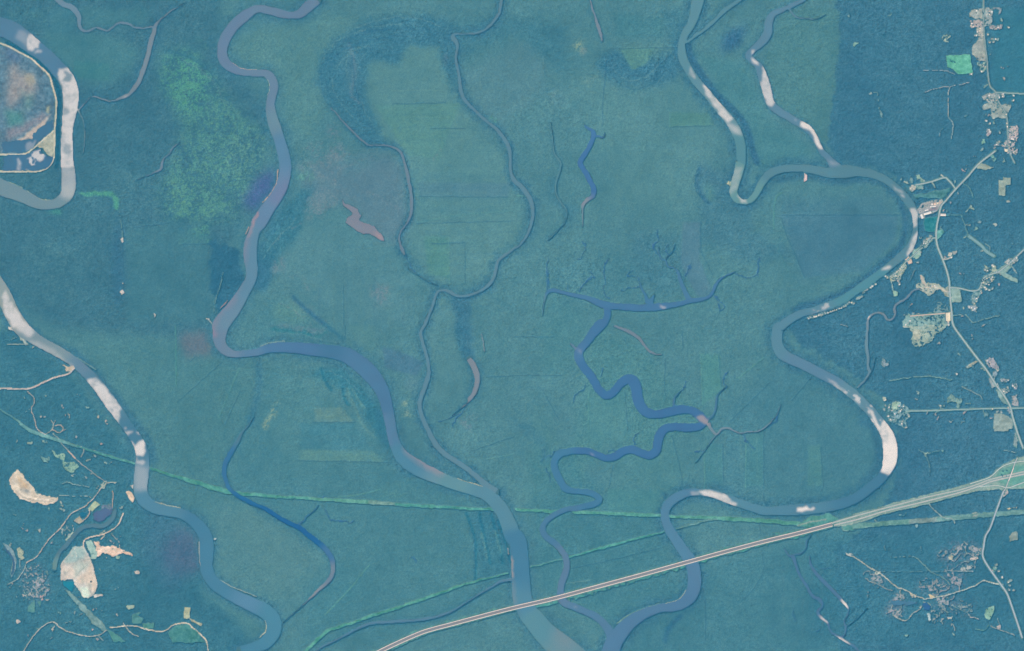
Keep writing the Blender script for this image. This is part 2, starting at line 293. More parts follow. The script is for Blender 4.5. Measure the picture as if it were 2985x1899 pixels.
PONDS = [
 ('pond', '#134,141,158 11 795,345 830,390 880,400 940,430 965,490 965,545 1020,570 1090,590 1140,640 1185,700 1190,735 1140,722 1110,690 1040,670 980,660 920,630 860,580 825,555 850,510 885,480 850,440 810,400', 2),
 ('pond', '#72,120,152 00 30,1480 70,1460 230,1450 290,1425 330,1400 350,1380 370,1395 385,1440 440,1450 490,1470 500,1500 10 470,20 420,55 350,68 200,72 30,75', 3),
 ('pond', '#74,122,152 00 30,1340 140,1330 210,1320 300,1310 320,1260 400,1180 450,1150 480,1130 500,1150 490,1210 430,1265 350,1335 260,1405 200,1425 30,1432', 3),
 ('pond', '#20,138,168 30 588,870 640,880 685,872 690,930 675,960 640,945 600,910', 1),
 ('pond', '#72,125,158 33 1155,1065 1200,1050 1300,1055 1380,1060 1420,1080 1340,1095 1200,1100', 3),
 ('pond', '#45,105,160 33 1455,1090 1500,1075 1530,1100 1520,1140 1470,1130', 2),
 ('pond', '#85,112,148 30 870,290 890,235 960,195 1040,190 1035,250 980,295 920,332 895,300', 3),
 ('pond', '#35,120,150 30 745,240 770,220 810,235 800,265 760,265', 1),
]

# ---------------------------------------------------------------- stands of forest
zone('ov -200,-140 520,-140 520,60 510,130 560,180 620,240 640,300 600,480 500,640 490,780 420,800 160,780 -200,600', (60, 122, 139), 14, a=.7)
zone('ov 160,780 430,800 520,840 640,850 640,980 540,1080 540,1150 640,1260 660,1500 500,1480 350,1100', (74, 135, 142), 16, a=.35)
zone('ov -200,780 20,780 160,870 250,990 310,1060 320,1180 400,1220 460,1290 480,1400 560,1470 640,1600 -200,1600', (54, 123, 141), 10, a=.75)
zone('ov 640,860 900,1010 930,1090 1150,1190 1200,1330 1210,1400 900,1520 700,1520 780,1340 700,1240 540,1160 560,1040', (70, 134, 144), 16, a=.3)
zone('ov 1250,1060 1330,1060 1440,1180 1560,1190 1570,1300 1600,1400 1450,1480 1260,1380', (68, 134, 145), 14, a=.45)
zone('ov 1640,1340 2000,1230 2000,1600 1420,1600 1500,1470', (66, 132, 145), 14, a=.4)
zone('ov 1975,-140 2620,-140 2620,1660 1990,1660 1960,1300 2060,1210 2120,1100 2100,960 1990,870 1880,810 1850,770 1900,740 2110,640 2160,560 2150,450 2060,390 1960,380 1945,330 1960,200', (57, 122, 145), 3, a=.85)
zone('ov 1830,470 2080,460 2110,520 2090,590 2000,640 1890,655', (68, 128, 148), 16, k=.6, a=.3)
zone('ov 2020,1260 2420,1220 2420,1520 1900,1520 1900,1280', (52, 124, 145), 24, k=.7, a=.7)
zone('ov 2330,20 2500,20 2500,240 2330,240', (48, 124, 145), 10, a=.3)
zone('ov 2240,960 2120,990 2110,1180 2280,1120 2420,1070 2420,900', (58, 122, 147), 10, k=.7, a=.8)
zone('ov 1880,830 1960,880 2060,980 2090,1100 2050,1180 1900,1190 1660,1150 1700,960', (68, 132, 146), 22, k=.8, a=.35)
zone('ov 1840,20 1975,20 1965,200 1940,350 1900,290 1830,260 1790,160', (75, 136, 141), 3, k=.9, a=.35)
zone('ov 1640,130 1760,150 1800,270 1930,370 1790,400 1750,330 1700,230', (72, 138, 146), 10, a=.3)
zone('ov 100,70 240,80 330,110 310,170 260,200 130,190', (68, 132, 142), 10, a=.25)
zone('ov 190,20 350,20 340,60 200,70', (66, 130, 142), 6, a=.3)
# bright thin-crowned swamp in the north-west, brightest near its top
zone('ov 380,130 450,118 505,190 600,300 640,310 600,420 560,520 400,520 375,440 430,340 420,250 375,200', (84, 152, 140), 22, k=.9, speck=1.1, a=.6)
zone('ov 395,130 450,125 500,180 480,270 420,260 385,200', (84, 164, 142), 16, k=.95, speck=1.2, a=.6)
zone('ov 390,440 470,430 500,510 400,515', (92, 160, 142), 16, k=.8, speck=1.4, a=.6)
zone('ov 540,330 610,310 640,360 600,420 540,400', (90, 150, 145), 18, k=.7, speck=1)
zone('ov 490,530 420,545 420,575 500,575', (84, 156, 140), 2, speck=1, jit=1)
zone('ov 60,560 120,540 220,600 180,690 90,720 60,640', (78, 138, 148), 18, k=.7, speck=1.3)
zone('ov 250,420 330,400 370,480 300,500', (82, 140, 148), 14, k=.5, speck=1.4)
zone('ov 600,420 650,390 655,450 600,500 570,480', (70, 98, 160), 14, k=.75, a=.6)
zone('ov 415,785 490,780 500,830 440,845', (108, 120, 134), 12, k=.8)
zone('ov 420,1240 462,1250 470,1345 400,1350 380,1290', (100, 108, 136), 16, k=.75, a=.6)
zone('ov 355,1160 470,1230 465,1330 400,1400 330,1300', (66, 118, 146), 22, k=.5, a=.7)
zone('ov 500,560 560,590 580,680 510,740 490,640', (42, 112, 138), 2.5, a=.8, h=18)
zone('ov 295,540 420,520 490,560 490,750 300,760', (66, 130, 142), 8, k=.7, a=.2, jit=1)
zone('ov 280,500 295,540 292,700 270,720 260,600', (50, 114, 140), 8, k=.8)
# the meander belt north of the middle: tall dark timber round pale ovals
zone('ov 740,150 790,90 870,50 1000,30 1080,60 1065,110 1070,180 1055,230 1035,110 960,105 930,160 865,150 860,230 900,300 930,350 860,340 790,260 745,200', (60, 128, 148), 9, a=.85, h=18)
zone('ov 540,90 640,70 760,30 850,40 780,90 745,150 740,210 770,260 720,330 680,290 650,200 560,150', (84, 142, 145), 12, a=.35)
zone('ov 870,150 925,148 935,170 960,110 1030,115 1055,200 1075,260 1120,310 1180,370 1210,450 1225,540 1200,600 1120,660 1030,670 970,600 960,500 970,420 940,350 895,300 870,230', (88, 145, 148), 8, a=.18, h=11)
zone('ov 880,270 960,240 1100,250 1120,330 960,440 930,340', (90, 146, 147), 24, k=.8, a=.15)
zone('ov 1080,170 1140,150 1230,90 1290,120 1280,220 1210,260 1180,320 1130,280', (88, 142, 150), 14, k=.8, a=.3)
zone('ov 1060,60 1180,30 1330,60 1330,180 1210,80 1080,150', (66, 132, 146), 14, a=.6)
zone('ov 1440,120 1600,130 1590,180 1510,225 1430,200 1400,150', (58, 126, 148), 10, a=.9, h=18)
zone('ov 1460,100 1560,100 1550,140 1480,150', (86, 143, 144), 8, k=.6)
zone('ov 1440,30 1570,40 1560,90 1460,95', (70, 136, 146), 8, a=.4)
zone('ov 1550,30 1600,20 1640,130 1600,170', (60, 128, 146), 8, k=.7, a=.7)
zone('ov 1700,80 1760,60 1730,120 1690,120', (50, 114, 146), 10, a=.9)
zone('ov 1330,200 1420,190 1640,220 1690,330 1640,440 1560,500 1440,480 1400,300', (86, 144, 148), 22, k=.85, a=.2)
zone('ov 1660,440 1720,380 1780,470 1760,540 1880,600 1760,620 1640,560', (66, 128, 146), 12, k=.7, a=.7)
zone('ov 1490,540 1600,560 1640,640 1560,700 1480,650', (66, 130, 148), 16, k=.6, a=.9)
zone('ov 1280,620 1480,600 1500,700 1300,720', (70, 134, 146), 16, k=.6, a=.75)
zone('ov 1280,690 1380,740 1350,860 1270,900', (72, 138, 145), 16, k=.6)
zone('ov 1605,525 1645,522 1645,610 1680,700 1640,700 1600,620', (84, 134, 152), 3, k=.8, a=.12, h=10, jit=1)
zone('ov 700,420 760,380 900,350 960,400 960,520 940,580 880,560 820,480 740,480', (96, 138, 152), 18, k=.9, a=.22)
zone('ov 960,380 1000,400 1190,430 1190,500 970,520', (84, 142, 148), 8, k=.7, a=.2)
zone('ov 650,600 720,510 760,500 900,570 960,660 1000,720 880,790 760,720 650,670', (84, 142, 150), 14, k=.8, a=.2)
zone('ov 860,340 940,360 870,390 790,430 700,430 690,330 760,310', (80, 138, 146), 12, k=.6, a=.7, speck=.9)
for s in ('ov 800,340 818,350 810,375 790,365', 'ov 700,380 760,370 800,395 740,405', 'ov 710,345 760,330 745,370', 'ov 880,660 900,690 890,720 870,690', 'ov 660,705 720,720 770,760 710,750', 'ov 820,470 760,440 700,470 720,520'):
    zone(s, (130, 150, 155), 6, k=.6, speck=.9)
zone('ov 640,700 720,720 800,790 680,800 590,790', (72, 138, 148), 12, k=.6, a=.4)
zone('ov 600,600 650,590 630,680 600,690', (46, 118, 146), 6, k=.8, a=.8, h=19)
zone('ov 660,490 740,430 700,560 640,620 600,600', (52, 126, 146), 8, k=.8, a=.8, h=19)
zone('ov 1060,700 1100,690 1115,830 1090,850 1065,780', (54, 120, 145), 6, k=.8, a=.8, h=18)
zone('ov 1010,720 1055,700 1080,830 1090,920 1020,940 1005,850', (84, 142, 148), 8, a=.2)
zone('ov 720,880 800,860 900,960 920,1050 940,1080 880,1010 820,920', (40, 124, 146), 10, k=.75, a=.7, h=18)
zone('ov 640,860 730,880 800,960 860,1080 680,1100 640,1000', (82, 142, 146), 18, k=.5, a=.25)
zone('ov 520,1180 640,1260 660,1400 520,1390 480,1250', (84, 140, 146), 18, k=.7, a=.25)
zone('ov 560,1180 690,1240 770,1330 720,1400 650,1400 540,1250', (88, 142, 145), 24, k=.7, a=.2)
zone('ov 1100,1200 1190,1210 1200,1340 1130,1370', (50, 124, 146), 12, k=.6, a=.8)
zone('ov 1390,780 1500,800 1560,880 1640,960 1660,1000 1540,1050 1440,1040 1330,1150', (80, 148, 148), 16, k=.4, a=1.0)
zone('ov 1270,930 1320,1060 1290,1180 1220,1180', (80, 144, 146), 20, k=.4, a=.4)
zone('ov 1450,1060 1560,1000 1620,1120 1560,1180 1440,1150', (78, 144, 146), 20, k=.4)
zone('ov 700,1350 800,1330 860,1390 720,1480', (60, 132, 146), 20, k=.4)
# felled compartments, paler or darker than the stand round them
for s, c in (('21 540,770 800,770 900,895 540,900', (100, 148, 144)), ('21 400,1160 1080,1170 1190,1275 400,1262', (90, 147, 144)), ('21 400,1030 1000,1035 1050,1160 395,1160', (64, 133, 147)), ('21 400,910 910,915 980,1030 410,1030', (64, 134, 148)),
             ('11 1500,180 2380,190 2340,320 1520,310', (84, 138, 151)), ('11 1560,690 1780,690 1800,1090 1600,1040', (86, 150, 142)), ('01 1110,990 1900,970 1700,1500 1400,1450', (90, 150, 144)),
             ('21 840,0 1105,0 1105,260 960,220', (84, 142, 145)), ('22 1745,265 1925,265 1935,600 1770,740', (80, 148, 145)), ('22 700,600 1040,600 1060,1080 700,1110', (80, 144, 148)),
             ('23 385,1120 510,1120 525,1500 385,1500', (80, 144, 146)), ('02 980,455 1310,450 1230,600 1100,660', (90, 150, 142)), ('02 1460,1055 1830,1060 1860,1180 1460,1190', (86, 148, 142)),
             ('22 1785,1110 1940,1110 1950,1480 1785,1480', (70, 138, 146)), ('22 2180,1000 2330,1000 2330,1500 2170,1500', (70, 138, 146)), ('00 690,570 1030,600 1030,760 700,720', (62, 134, 140)), ('00 470,90 700,90 690,300 470,310', (64, 130, 144)),
             ('32 870,0 1360,20 1370,230 870,215', (74, 142, 146)), ('13 130,490 1230,490 1200,720 900,1010 350,1070', (70, 129, 148)), ('21 1170,200 1320,240 1560,340 1500,470 1200,400', (72, 126, 150))):
    zone(s, c, 2.5, k=.85, jit=.8, a=.25)
zone('01 1780,500 1800,560 1790,620 1760,560', (125, 140, 155), 5, k=.5)
zone('01 700,1340 800,1360 790,1500 700,1480', (125, 145, 155), 8, k=.5, speck=.8)
zone('01 820,440 930,500 935,900 850,820', (84, 138, 152), 12, k=.6, a=.5)
zone('02 550,380 640,380 630,490 550,470', (150, 178, 150), 6, speck=1.2)
zone('02 620,450 700,470 680,510 630,500', (150, 165, 155), 6, speck=1.2)
zone('02 640,690 790,740 740,800 600,740', (125, 165, 150), 10, k=.7, speck=1.3)
zone('02 320,850 440,850 430,1000 340,980', (110, 148, 152), 14, k=.6, speck=.8)
zone('11 340,120 520,90 560,150 360,160', (96, 165, 145), 6, k=.7, speck=1)
zone('11 230,1290 290,1280 480,1420 480,1520 300,1480 130,1420', (100, 155, 145), 12, k=.6)
zone('11 1090,1170 1200,1170 1230,1330 1090,1330', (108, 152, 150), 18, k=.6, speck=.8)
zone('21 600,470 660,490 700,560 740,480 760,570 640,580', (108, 160, 145), 8, k=.7, speck=.8)
zone('21 60,1000 60,900 150,760 200,600 210,720 180,830', (140, 170, 148), 5, k=.9, speck=1.3)
zone('21 1345,860 1380,690 1420,790 1410,850', (145, 172, 148), 5, speck=1.2)
zone('21 1390,490 1520,490 1500,600 1390,580', (98, 140, 152), 14, k=.6)
zone('12 1700,20 1740,0 1900,60 1900,320 1780,340 1700,200', (66, 128, 150), 10, k=.6, a=.9)
zone('12 1740,220 1820,170 1880,330 1800,340', (84, 145, 145), 8, a=.25)
zone('31 1060,100 1200,0 1400,0 1380,150', (92, 156, 146), 18, k=.5, speck=.8)
zone('01 2150,1090 2200,1080 2250,1150 2190,1140', (98, 190, 150), 4, k=.9, speck=1)
zone('00 1830,370 1900,370 1950,450 1900,460', (80, 160, 150), 6, k=.8, speck=1)
zone('10 740,280 1050,260 1110,330 1100,450 1060,420 1060,310 760,310', (84, 170, 145), 3, jit=2)
zone('10 400,455 560,440 580,470 540,490', (76, 165, 145), 4)
zone('00 70,90 450,90 450,250 250,170 70,170', (72, 138, 142), 10, k=.7, speck=.7, a=.5)

def fringe(P, sl_, d, wid, k, c=(50, 117, 143)):
    wob = wid * (1 + .35 * NA[sl_])
    m = np.clip(.9 + .4 * N2[sl_] + .2 * N3[sl_], .25, 1.1) * np.clip(1.15 - np.maximum(d, 0) / np.maximum(wob, 1), 0, 1) ** .8 * k
    mixin(FC, sl_, m * .7, c)
    FH[sl_] += (18 - FH[sl_]) * m; FA[sl_] = np.maximum(FA[sl_], .95 * m)
RP = []
for name, wid, k, s in RIVERS:
    P = smooth(pts(s), 5)
    if name == 'channel': P[:, 2] *= 1.15; k = 1.0
    RP.append(P)
    sl_, d = stroke_d(P, wid * 1.6)
    fringe(P, sl_, d, wid, k, (88, 150, 147) if name == 'bayou' and wid < 6 else (50, 117, 143))
for P, sl_ in zip(RP, [None] * len(RP)):
    P = P.copy(); w = P[:, 2]; P[:, 2] = np.where(w > 16, w - 4, np.where(w > 5, w - 2, np.maximum(w + .3, 2.2)))
    s2, d = stroke_d(P, 3)
    WATER[s2] |= d < 0
PM = []
for name, s, j in PONDS:
    s2, m = poly_mask(pts(s), j, 6); PM.append((s2, m)); WATER[s2] |= m
# wooded belts of their own
fstroke('02 1620,420 1640,520 1750,700 1880,880 2010,1000 2130,1130 2190,1260 2230,1420 2270,1525', (46, 112, 142), 60, 4, .85, 19, 1)
fstroke('00 70,405 250,500 380,600 500,720 550,850 560,950 552,1100 545,1300 540,1500 10 530,40', (20, 105, 130), 34, 1, .95, 16, .9)
fstroke('00 1560,480 1740,520 1900,600 2000,700', (50, 118, 142), 40, 6, .6, 18, .9)
fstroke('12 1730,60 1705,150 1720,240 1760,320 1820,380', (48, 112, 142), 30, 4, .8, 19, 1)
fstroke('13 1250,380 1290,520 1290,650 1240,780 1130,900 980,1040 780,1180 520,1290 260,1370', (48, 112, 142), 50, 6, .8, 19, 1)
fstroke('13 120,160 350,120 640,180 900,160 1090,200 1200,300', (52, 115, 142), 50, 7, .7, 19, 1)
fstroke('23 880,900 960,940 1020,1030 1040,1200 1000,1350 900,1450', (52, 116, 142), 50, 8, .7, 18, .8)
fstroke('20 700,240 850,380 1000,560 1150,740 1300,930 1420,1100 1450,1250', (50, 116, 142), 50, 8, .65, 18, .8)
fstroke('33 680,520 800,700 850,900 910,1060 930,1120', (38, 112, 138), 60, 7, .6, 18, .8)
fstroke('21 1880,0 1890,120 1950,280', (54, 124, 146), 60, 8, .6, 18, .9)
fstroke('01 860,420 900,560 910,720 880,880 950,960', (112, 142, 155), 26, 5, .5)
for s in ('21 600,400 640,520 690,600', '21 800,580 820,680 860,740', '31 1960,230 2040,500 2040,860', '31 2080,230 2130,480 2180,700', '31 2190,240 2260,480 2300,700', '31 2260,300 2340,560 2370,680'):
    fstroke(s, (16, 112, 140), 26, 3, .6, 18, .9)
for s in ('21 840,590 900,740 950,850 1000,950 1100,1050', '21 890,590 940,680 1000,770', '31 2100,420 2150,640', '31 2230,400 2280,600'):
    fstroke(s, (104, 156, 150), 22, 3, .6)
for s, c in (('21 150,30 400,60 560,90 640,60', (30, 125, 140)), ('21 640,0 740,70 800,120', (45, 118, 145)), ('11 340,1260 480,1390 620,1500', (40, 110, 145))):
    fstroke(s, c, 34, 5, .7, 18, .7)

fstroke('21 30,380 20,560 -10,740 20 2350,880', (50, 120, 148), 40, 10, .8, 17, .8, 5)
# survey cuts: narrow rides where the canopy drops away, and paler grassed ones
for s in ('13 125,500 190,690 260,850 350,1070', '22 1910,270 1920,400 1930,570', '22 1410,310 1405,620 1460,690', '22 1030,610 1060,960', '22 270,620 420,890', '22 1470,1030 1540,1300 1570,1460', '22 1945,1100 1955,1470', '22 2330,980 2330,1525',
          '22 2380,540 2020,890', '22 0,465 440,465', '22 0,102 370,105', '22 920,1310 880,1525', '20 1660,715 2080,340', '20 2250,610 2190,740 2110,920', '21 530,905 910,900', '21 390,1262 800,1270 1230,1280', '21 2010,1170 2400,1040',
          '21 2140,478 2400,470', '11 1490,570 2408,545', '11 1510,315 2350,322', '11 1640,757 1940,750', '11 1945,760 1945,1130', '11 805,1150 812,1525', '21 820,0 825,120', '23 505,1120 525,1525', '23 420,480 230,700', '32 1785,1050 1785,1430', '33 1110,560 1100,540',
          '10 1150,750 1155,1180 1090,1360', '10 1240,605 1400,590 1600,560', '10 1710,762 2000,760', '02 970,460 1520,445', '02 860,560 830,900 820,1180', '02 1460,1190 1830,1180', '01 1270,975 1760,965', '01 1620,1205 1950,1205', '31 2030,460 2040,890',
          '20 1780,340 1830,290', '12 1740,550 1745,820 1800,940 1850,1050', '32 2330,40 2330,120', '32 2290,330 2300,420', '02 1340,620 1500,480', '13 130,490 1240,488', '02 1460,660 1620,760 1740,870', '22 1565,50 1580,200', '12 2280,900 2270,1040', '31 880,900 1050,725',
          '32 470,760 900,670 1390,550', '00 460,100 460,260', '32 2310,560 2330,760 2240,930 2130,1050'):
    fstroke(s, (46, 110, 138), 6, 0, .74, 5, .2, .6)  # dark tone paints in the trees' shade along the cuts
for s in ('32 1060,1180 1000,1240', '32 1540,1200 1440,1320 1410,1430'):
    fstroke(s, (40, 108, 142), 40, 6, .7, 18, .9)
for s, c, w in (('22 690,620 690,1120', (92, 160, 152), 8), ('22 1740,270 1760,740', (92, 160, 148), 9), ('22 1775,1200 1780,1525', (90, 158, 148), 8), ('22 2165,1100 2160,1525', (92, 160, 148), 8), ('01 1250,850 1740,850', (104, 156, 148), 7), ('01 1500,1105 1800,1100', (104, 158, 148), 7),
                ('22 2080,500 2330,300', (88, 156, 150), 9), ('31 760,80 1000,50 1150,10', (95, 160, 150), 10), ('21 2150,1250 2400,1200', (95, 155, 150), 8), ('20 1645,0 1650,560', (84, 158, 142), 8), ('20 2240,400 2110,720 2050,860', (84, 150, 145), 10), ('31 640,1180 850,960 1050,715', (92, 158, 148), 12),
                ('12 20,310 120,320', (92, 165, 150), 8), ('32 480,890 700,860', (110, 160, 155), 10), ('02 1450,1055 1450,1190', (100, 165, 150), 7), ('13 60,620 80,340 140,280', (84, 150, 145), 14), ('13 90,760 190,1020', (78, 142, 148), 12), ('02 270,540 270,720', (100, 150, 150), 6),
                ('11 1500,560 1900,490 2400,450', (88, 152, 152), 9), ('11 1790,700 1800,1130', (92, 158, 148), 8), ('33 250,1150 280,1240', (45, 112, 140), 8), ('23 0,940 90,880 130,740', (40, 110, 138), 10), ('22 690,560 560,660 550,720', (40, 108, 135), 10)):
    fstroke(s, c, w, 0, .8, 9, .2, .5)
for s in ('12 700,1020 740,1060 690,1100 620,1160 605,1200','12 845,1050 830,980 870,900','12 1180,1170 1150,1080 1060,1050 1100,1000','12 1510,1010 1560,1060','12 1600,1060 1640,1000 1650,930','12 2060,1030 2120,1060 2260,1050 2290,960 2290,890','12 1890,1260 1960,1340 1930,1390','12 300,1190 305,1100 300,1000 310,900','12 500,1190 490,1150','12 1350,860 1290,800 1340,720 1330,640','12 1440,870 1420,780','12 600,900 660,820 640,740','22 670,560 650,600 560,650 550,710','22 420,1160 280,1250','22 960,1180 880,1160 880,1180','22 1130,1110 1110,1060 1160,1000','22 1520,660 1580,590 1600,520','22 1990,570 1950,520 2000,430','22 2130,1020 2180,1090 2240,1150','22 1780,1170 1690,1180','22 2380,940 2408,880','22 260,1150 290,1200 250,1260','22 300,1340 340,1460','21 1900,820 1800,870 1700,900','21 1960,760 1860,880 1820,950','11 1390,870 1500,1040 1650,1130','31 560,110 640,60','31 640,200 700,290 870,310','31 1450,650 1490,690','33 600,750 520,760','33 240,1150 270,1240','33 470,1340 500,1310','23 0,930 80,890 110,800','12 830,1020 850,1080 840,1230 890,1280', '12 720,1060 650,1140 610,1200', '12 2290,880 2280,1060', '12 1180,1150 1000,1190', '12 1590,1060 1640,960', '12 1880,1250 1930,1380', '12 320,1160 310,1000', '22 830,400 800,470', '31 1470,640 1490,700', '31 640,240 720,300 900,310'):
    fstroke(s, (50, 112, 156), 8.5, .6, 1, 3, .3, 3)
for s in ('12 360,190 340,330 420,400 560,450', '11 1380,880 1690,1170', '12 470,420 520,520 430,640 300,730', '22 0,900 250,1080 290,1250', '31 0,200 300,370 560,560', '13 140,1500 260,1450 420,1410'):
    fstroke(s, (56, 124, 146), 60, 12, .5, 17, .8, 4)

for s in ('11 300,20 620,30 900,20 700,70 400,80', '01 560,1440 760,1400 820,1520 600,1525', '11 520,90 800,60 760,200 560,160', '11 460,330 560,300 700,420 640,520 500,460', '01 640,1200 760,1150 800,1260 700,1330', '11 120,900 280,860 260,1020 150,1040', '11 1080,1150 1240,1160 1220,1340 1100,1300', '21 60,-20 500,10 700,90 420,70', '21 1880,880 2060,820 2000,1000'):
    zone(s, (116, 142, 152), 7, k=.75, speck=1.0)
for s in ('11 620,40 800,50 900,20', '11 600,130 700,160 800,230', '01 1640,1500 1700,1420 1740,1400', '01 640,1490 780,1500 860,1460', '11 940,260 1100,300 1330,450', '11 560,260 700,250 900,320', '11 290,1060 420,1080 480,1200', '11 220,1300 420,1440 520,1520', '11 140,760 280,640 420,560'):
    fstroke(s, (124, 146, 154), 14, 2, .7, jit=4, speck=1.0)
for s in ('33 930,760 1100,780 1140,940 1000,920', '33 1560,560 1860,480 2010,560 2000,660 1840,820 1700,780 1600,640', '33 1400,860 1620,830 1800,740 1880,880 1640,980 1440,980', '33 1560,1020 1760,1000 1700,1270 1540,1260', '33 1120,1000 1290,1000 1290,1220 1120,1200', '33 1700,1060 1930,1040 1900,1200 1720,1220', '30 200,720 400,740 480,900 440,1040 300,1060 180,960'):
    zone(s, (118, 136, 152), 10, k=.75, speck=1.3)
# scroll lines of the old meanders, and the faint strips of the felled compartments
for i, s in enumerate(('01 590,640 600,800 625,900 680,1000', '01 620,560 690,440 820,350 1050,270 1350,220', '01 680,620 760,500 900,430 1100,370 1380,330', '01 740,660 800,560 900,480 1040,440', '01 650,760 660,860 720,980 800,1080', '01 700,740 720,860 800,1000 900,1100', '01 880,520 905,700 930,860 960,960', '01 830,560 850,720 880,840',
                       '01 640,600 760,420 960,330 1250,260', '01 930,260 1200,180 1500,170 1700,250', '01 1000,300 1300,280 1600,290 1750,330', '01 980,960 1010,1050 1060,1130', '01 940,1000 1000,1110 1090,1230', '02 880,760 960,860 1150,900 1300,830 1400,700', '02 900,700 1000,800 1150,840 1280,780 1400,620', '02 940,680 1080,760 1230,720 1360,600',
                       '11 40,800 100,700 180,620 300,480', '11 60,900 140,760 260,640 380,520', '11 30,1050 90,900 130,820', '21 150,60 400,80 600,130 780,160', '21 600,330 760,370 900,450 1020,560', '21 680,420 860,520 980,640', '12 1700,120 1690,220 1740,320 1830,390', '00 1700,560 1880,660 2020,800 2100,960', '00 1640,500 1800,560 1960,680 2080,820')):
    fstroke(s, ((46, 114, 142), (94, 147, 152))[i % 2], 9, .6, .7, jit=2)
for y in range(30, 1100, 52):
    fstroke('11 %d,%d %d,%d' % (1480 + (y % 3) * 40, y, 2150 + (y % 5) * 60, y - 6), ((70, 130, 146), (94, 150, 149))[(y // 52) % 2], 16 + (y % 4) * 5, 1, .2, jit=.8)
for y in range(840, 1500, 60):
    fstroke('01 %d,%d %d,%d' % (1150 + (y % 3) * 60, y, 1780 + (y % 4) * 40, y - 8), ((74, 132, 147), (98, 152, 148))[(y // 60) % 2], 18, 1, .2, jit=.8)
for x in list(range(690, 1100, 70)) + list(range(1740, 2400, 75)):
    fstroke('22 %d,%d %d,%d' % (x, 980 + (x % 3) * 50, x + 6, 1440 - (x % 4) * 30), ((72, 134, 146), (90, 148, 148))[(x // 5) % 2], 18, 0, .35, jit=.8)
for x in range(80, 1200, 130):
    fstroke('11 %d,%d %d,%d' % (x + 500, 1080 + (x % 3) * 40, x + 505, 1520), ((72, 130, 146), (92, 148, 148))[(x // 130) % 2], 26, 0, .35, jit=1)
for x in range(60, 600, 90):
    fstroke('33 %d,%d %d,%d' % (x, 760, x + 4, 1400), ((60, 124, 142), (78, 136, 146))[(x // 90) % 2], 30, 2, .3, jit=2)
FC[:] = np.array([70, 126, 143.5], np.float32) + .75 * (FC - np.array([70, 131, 145], np.float32))

# ---------------------------------------------------------------- painted glare of reflected clouds on the water, and silt
paint_glare('00 265,310 340,320 375,380 355,450 320,470 290,480 250,430 255,350', 1)
paint_glare('00 170,290 260,300 250,440 150,360', .3, soft=4); paint_glare('00 350,470 405,475 380,495 310,500', .7, 1)
paint_glare('00 560,650 640,630 690,690 735,790 748,900 735,1040 690,1190 695,1400 705,1540 560,1540 560,1200 590,960 580,800 545,720', 1)
paint_glare('00 600,660 690,700 650,760 590,760 610,700', -.8, 3); paint_glare('00 600,1010 650,1030 640,1080 590,1080', -.6, 3); paint_glare('00 600,1330 670,1350 660,1450 600,1430', -.6, 3)
paint_glare('10 560,0 720,0 720,290 690,340 560,330', .45, soft=6); paint_glare('10 560,-10 715,-10 710,40 560,50', 1)
paint_glare('00 260,1480 380,1370 430,1440 390,1500 330,1530 10 300,70 240,70', .9, 3, thr=-.1); paint_glare('00 170,1480 200,1540 10 200,70 160,70', .6, 3); paint_glare('00 230,1380 340,1300 330,1390 250,1420', .3, 4)
paint_glare('10 60,1180 110,1290 180,1420 290,1540 120,1540 40,1400 20,1250', .9, soft=3)
paint_glare('20 150,-20 290,-10 330,60 300,110 220,80 150,20', .8, soft=4); paint_glare('20 230,120 400,170 530,250 640,350 700,380 660,390 470,280 330,210', .35, soft=5)
paint_glare('20 815,490 905,490 1000,600 1080,690 1145,770 1120,830 1110,925 1050,850 960,720 900,620 830,560', .95, 3)
paint_glare('20 1030,760 1060,800 1040,790', -.8, 3)
paint_glare('20 1150,985 1240,990 1200,1040', .6); paint_glare('20 1160,955 1185,955 1180,975', .9, 1); paint_glare('20 1270,1000 1310,1000 1300,1020', .9, 1)
paint_glare('20 1240,1075 1270,1120 1320,1080 1360,1080 1355,1150 1335,1220 1275,1220 1260,1140 1215,1095', 1.1)
paint_glare('20 1275,1230 1370,1280 1330,1310 1270,1290', .6); paint_glare('20 1260,1300 1380,1330 1390,1540 1250,1540', .28, soft=6)
paint_glare('02 1630,640 1660,650 1690,740 1640,720', .5); paint_glare('02 1755,790 1800,800 1850,870 1930,960 2000,1060 2040,1110 1990,1150 1940,1110 1870,1000 1800,890', .85, 3, soft=2.5); paint_glare('02 1960,1130 2100,1200 2130,1270 2060,1250 1990,1190', .5, soft=4)
paint_glare('12 2050,40 2130,60 2080,240 2030,300 2000,280', .3, soft=5); paint_glare('12 2090,310 2160,340 2170,390 2120,390', .55)
paint_glare('02 2230,470 2260,480 2240,530 2220,520', .8); paint_glare('02 2210,540 2285,590 2280,615 2230,590', 1, 1)
paint_glare('02 2320,630 2370,650 2370,700 2408,760 03 0,650 50,765 50,830 75,950 40,1000 0,960 -40,900 -60,800 -30,720', .78, 3)
paint_glare('03 320,1135 400,1165 450,1200 480,1260 495,1330 530,1395 490,1390 455,1330 440,1270 400,1220 310,1180', 1.1, 1); paint_glare('03 480,1400 560,1480 700,1540 620,1540 520,1440', .3, soft=4); paint_glare('03 260,1120 280,1125 270,1135', .9, 1)
paint_glare('13 1150,200 1260,260 1290,300 1230,280', .4); paint_glare('13 1255,295 1280,305 1295,328 1265,315', .9, 1)
paint_glare('13 1335,430 1390,430 1420,480 1405,570 1380,610 1360,540 1345,490', .65, 2.5); paint_glare('13 1420,630 1428,660 1390,790 1320,880 1310,840 1370,700', .75, 2, soft=2)
paint_glare('13 1060,1010 1140,960 1165,975 1150,995 1090,1005', .75, 1); paint_glare('13 415,1420 430,1370 500,1340 590,1285 610,1310 560,1370 500,1390', .5, 3, thr=-.2)
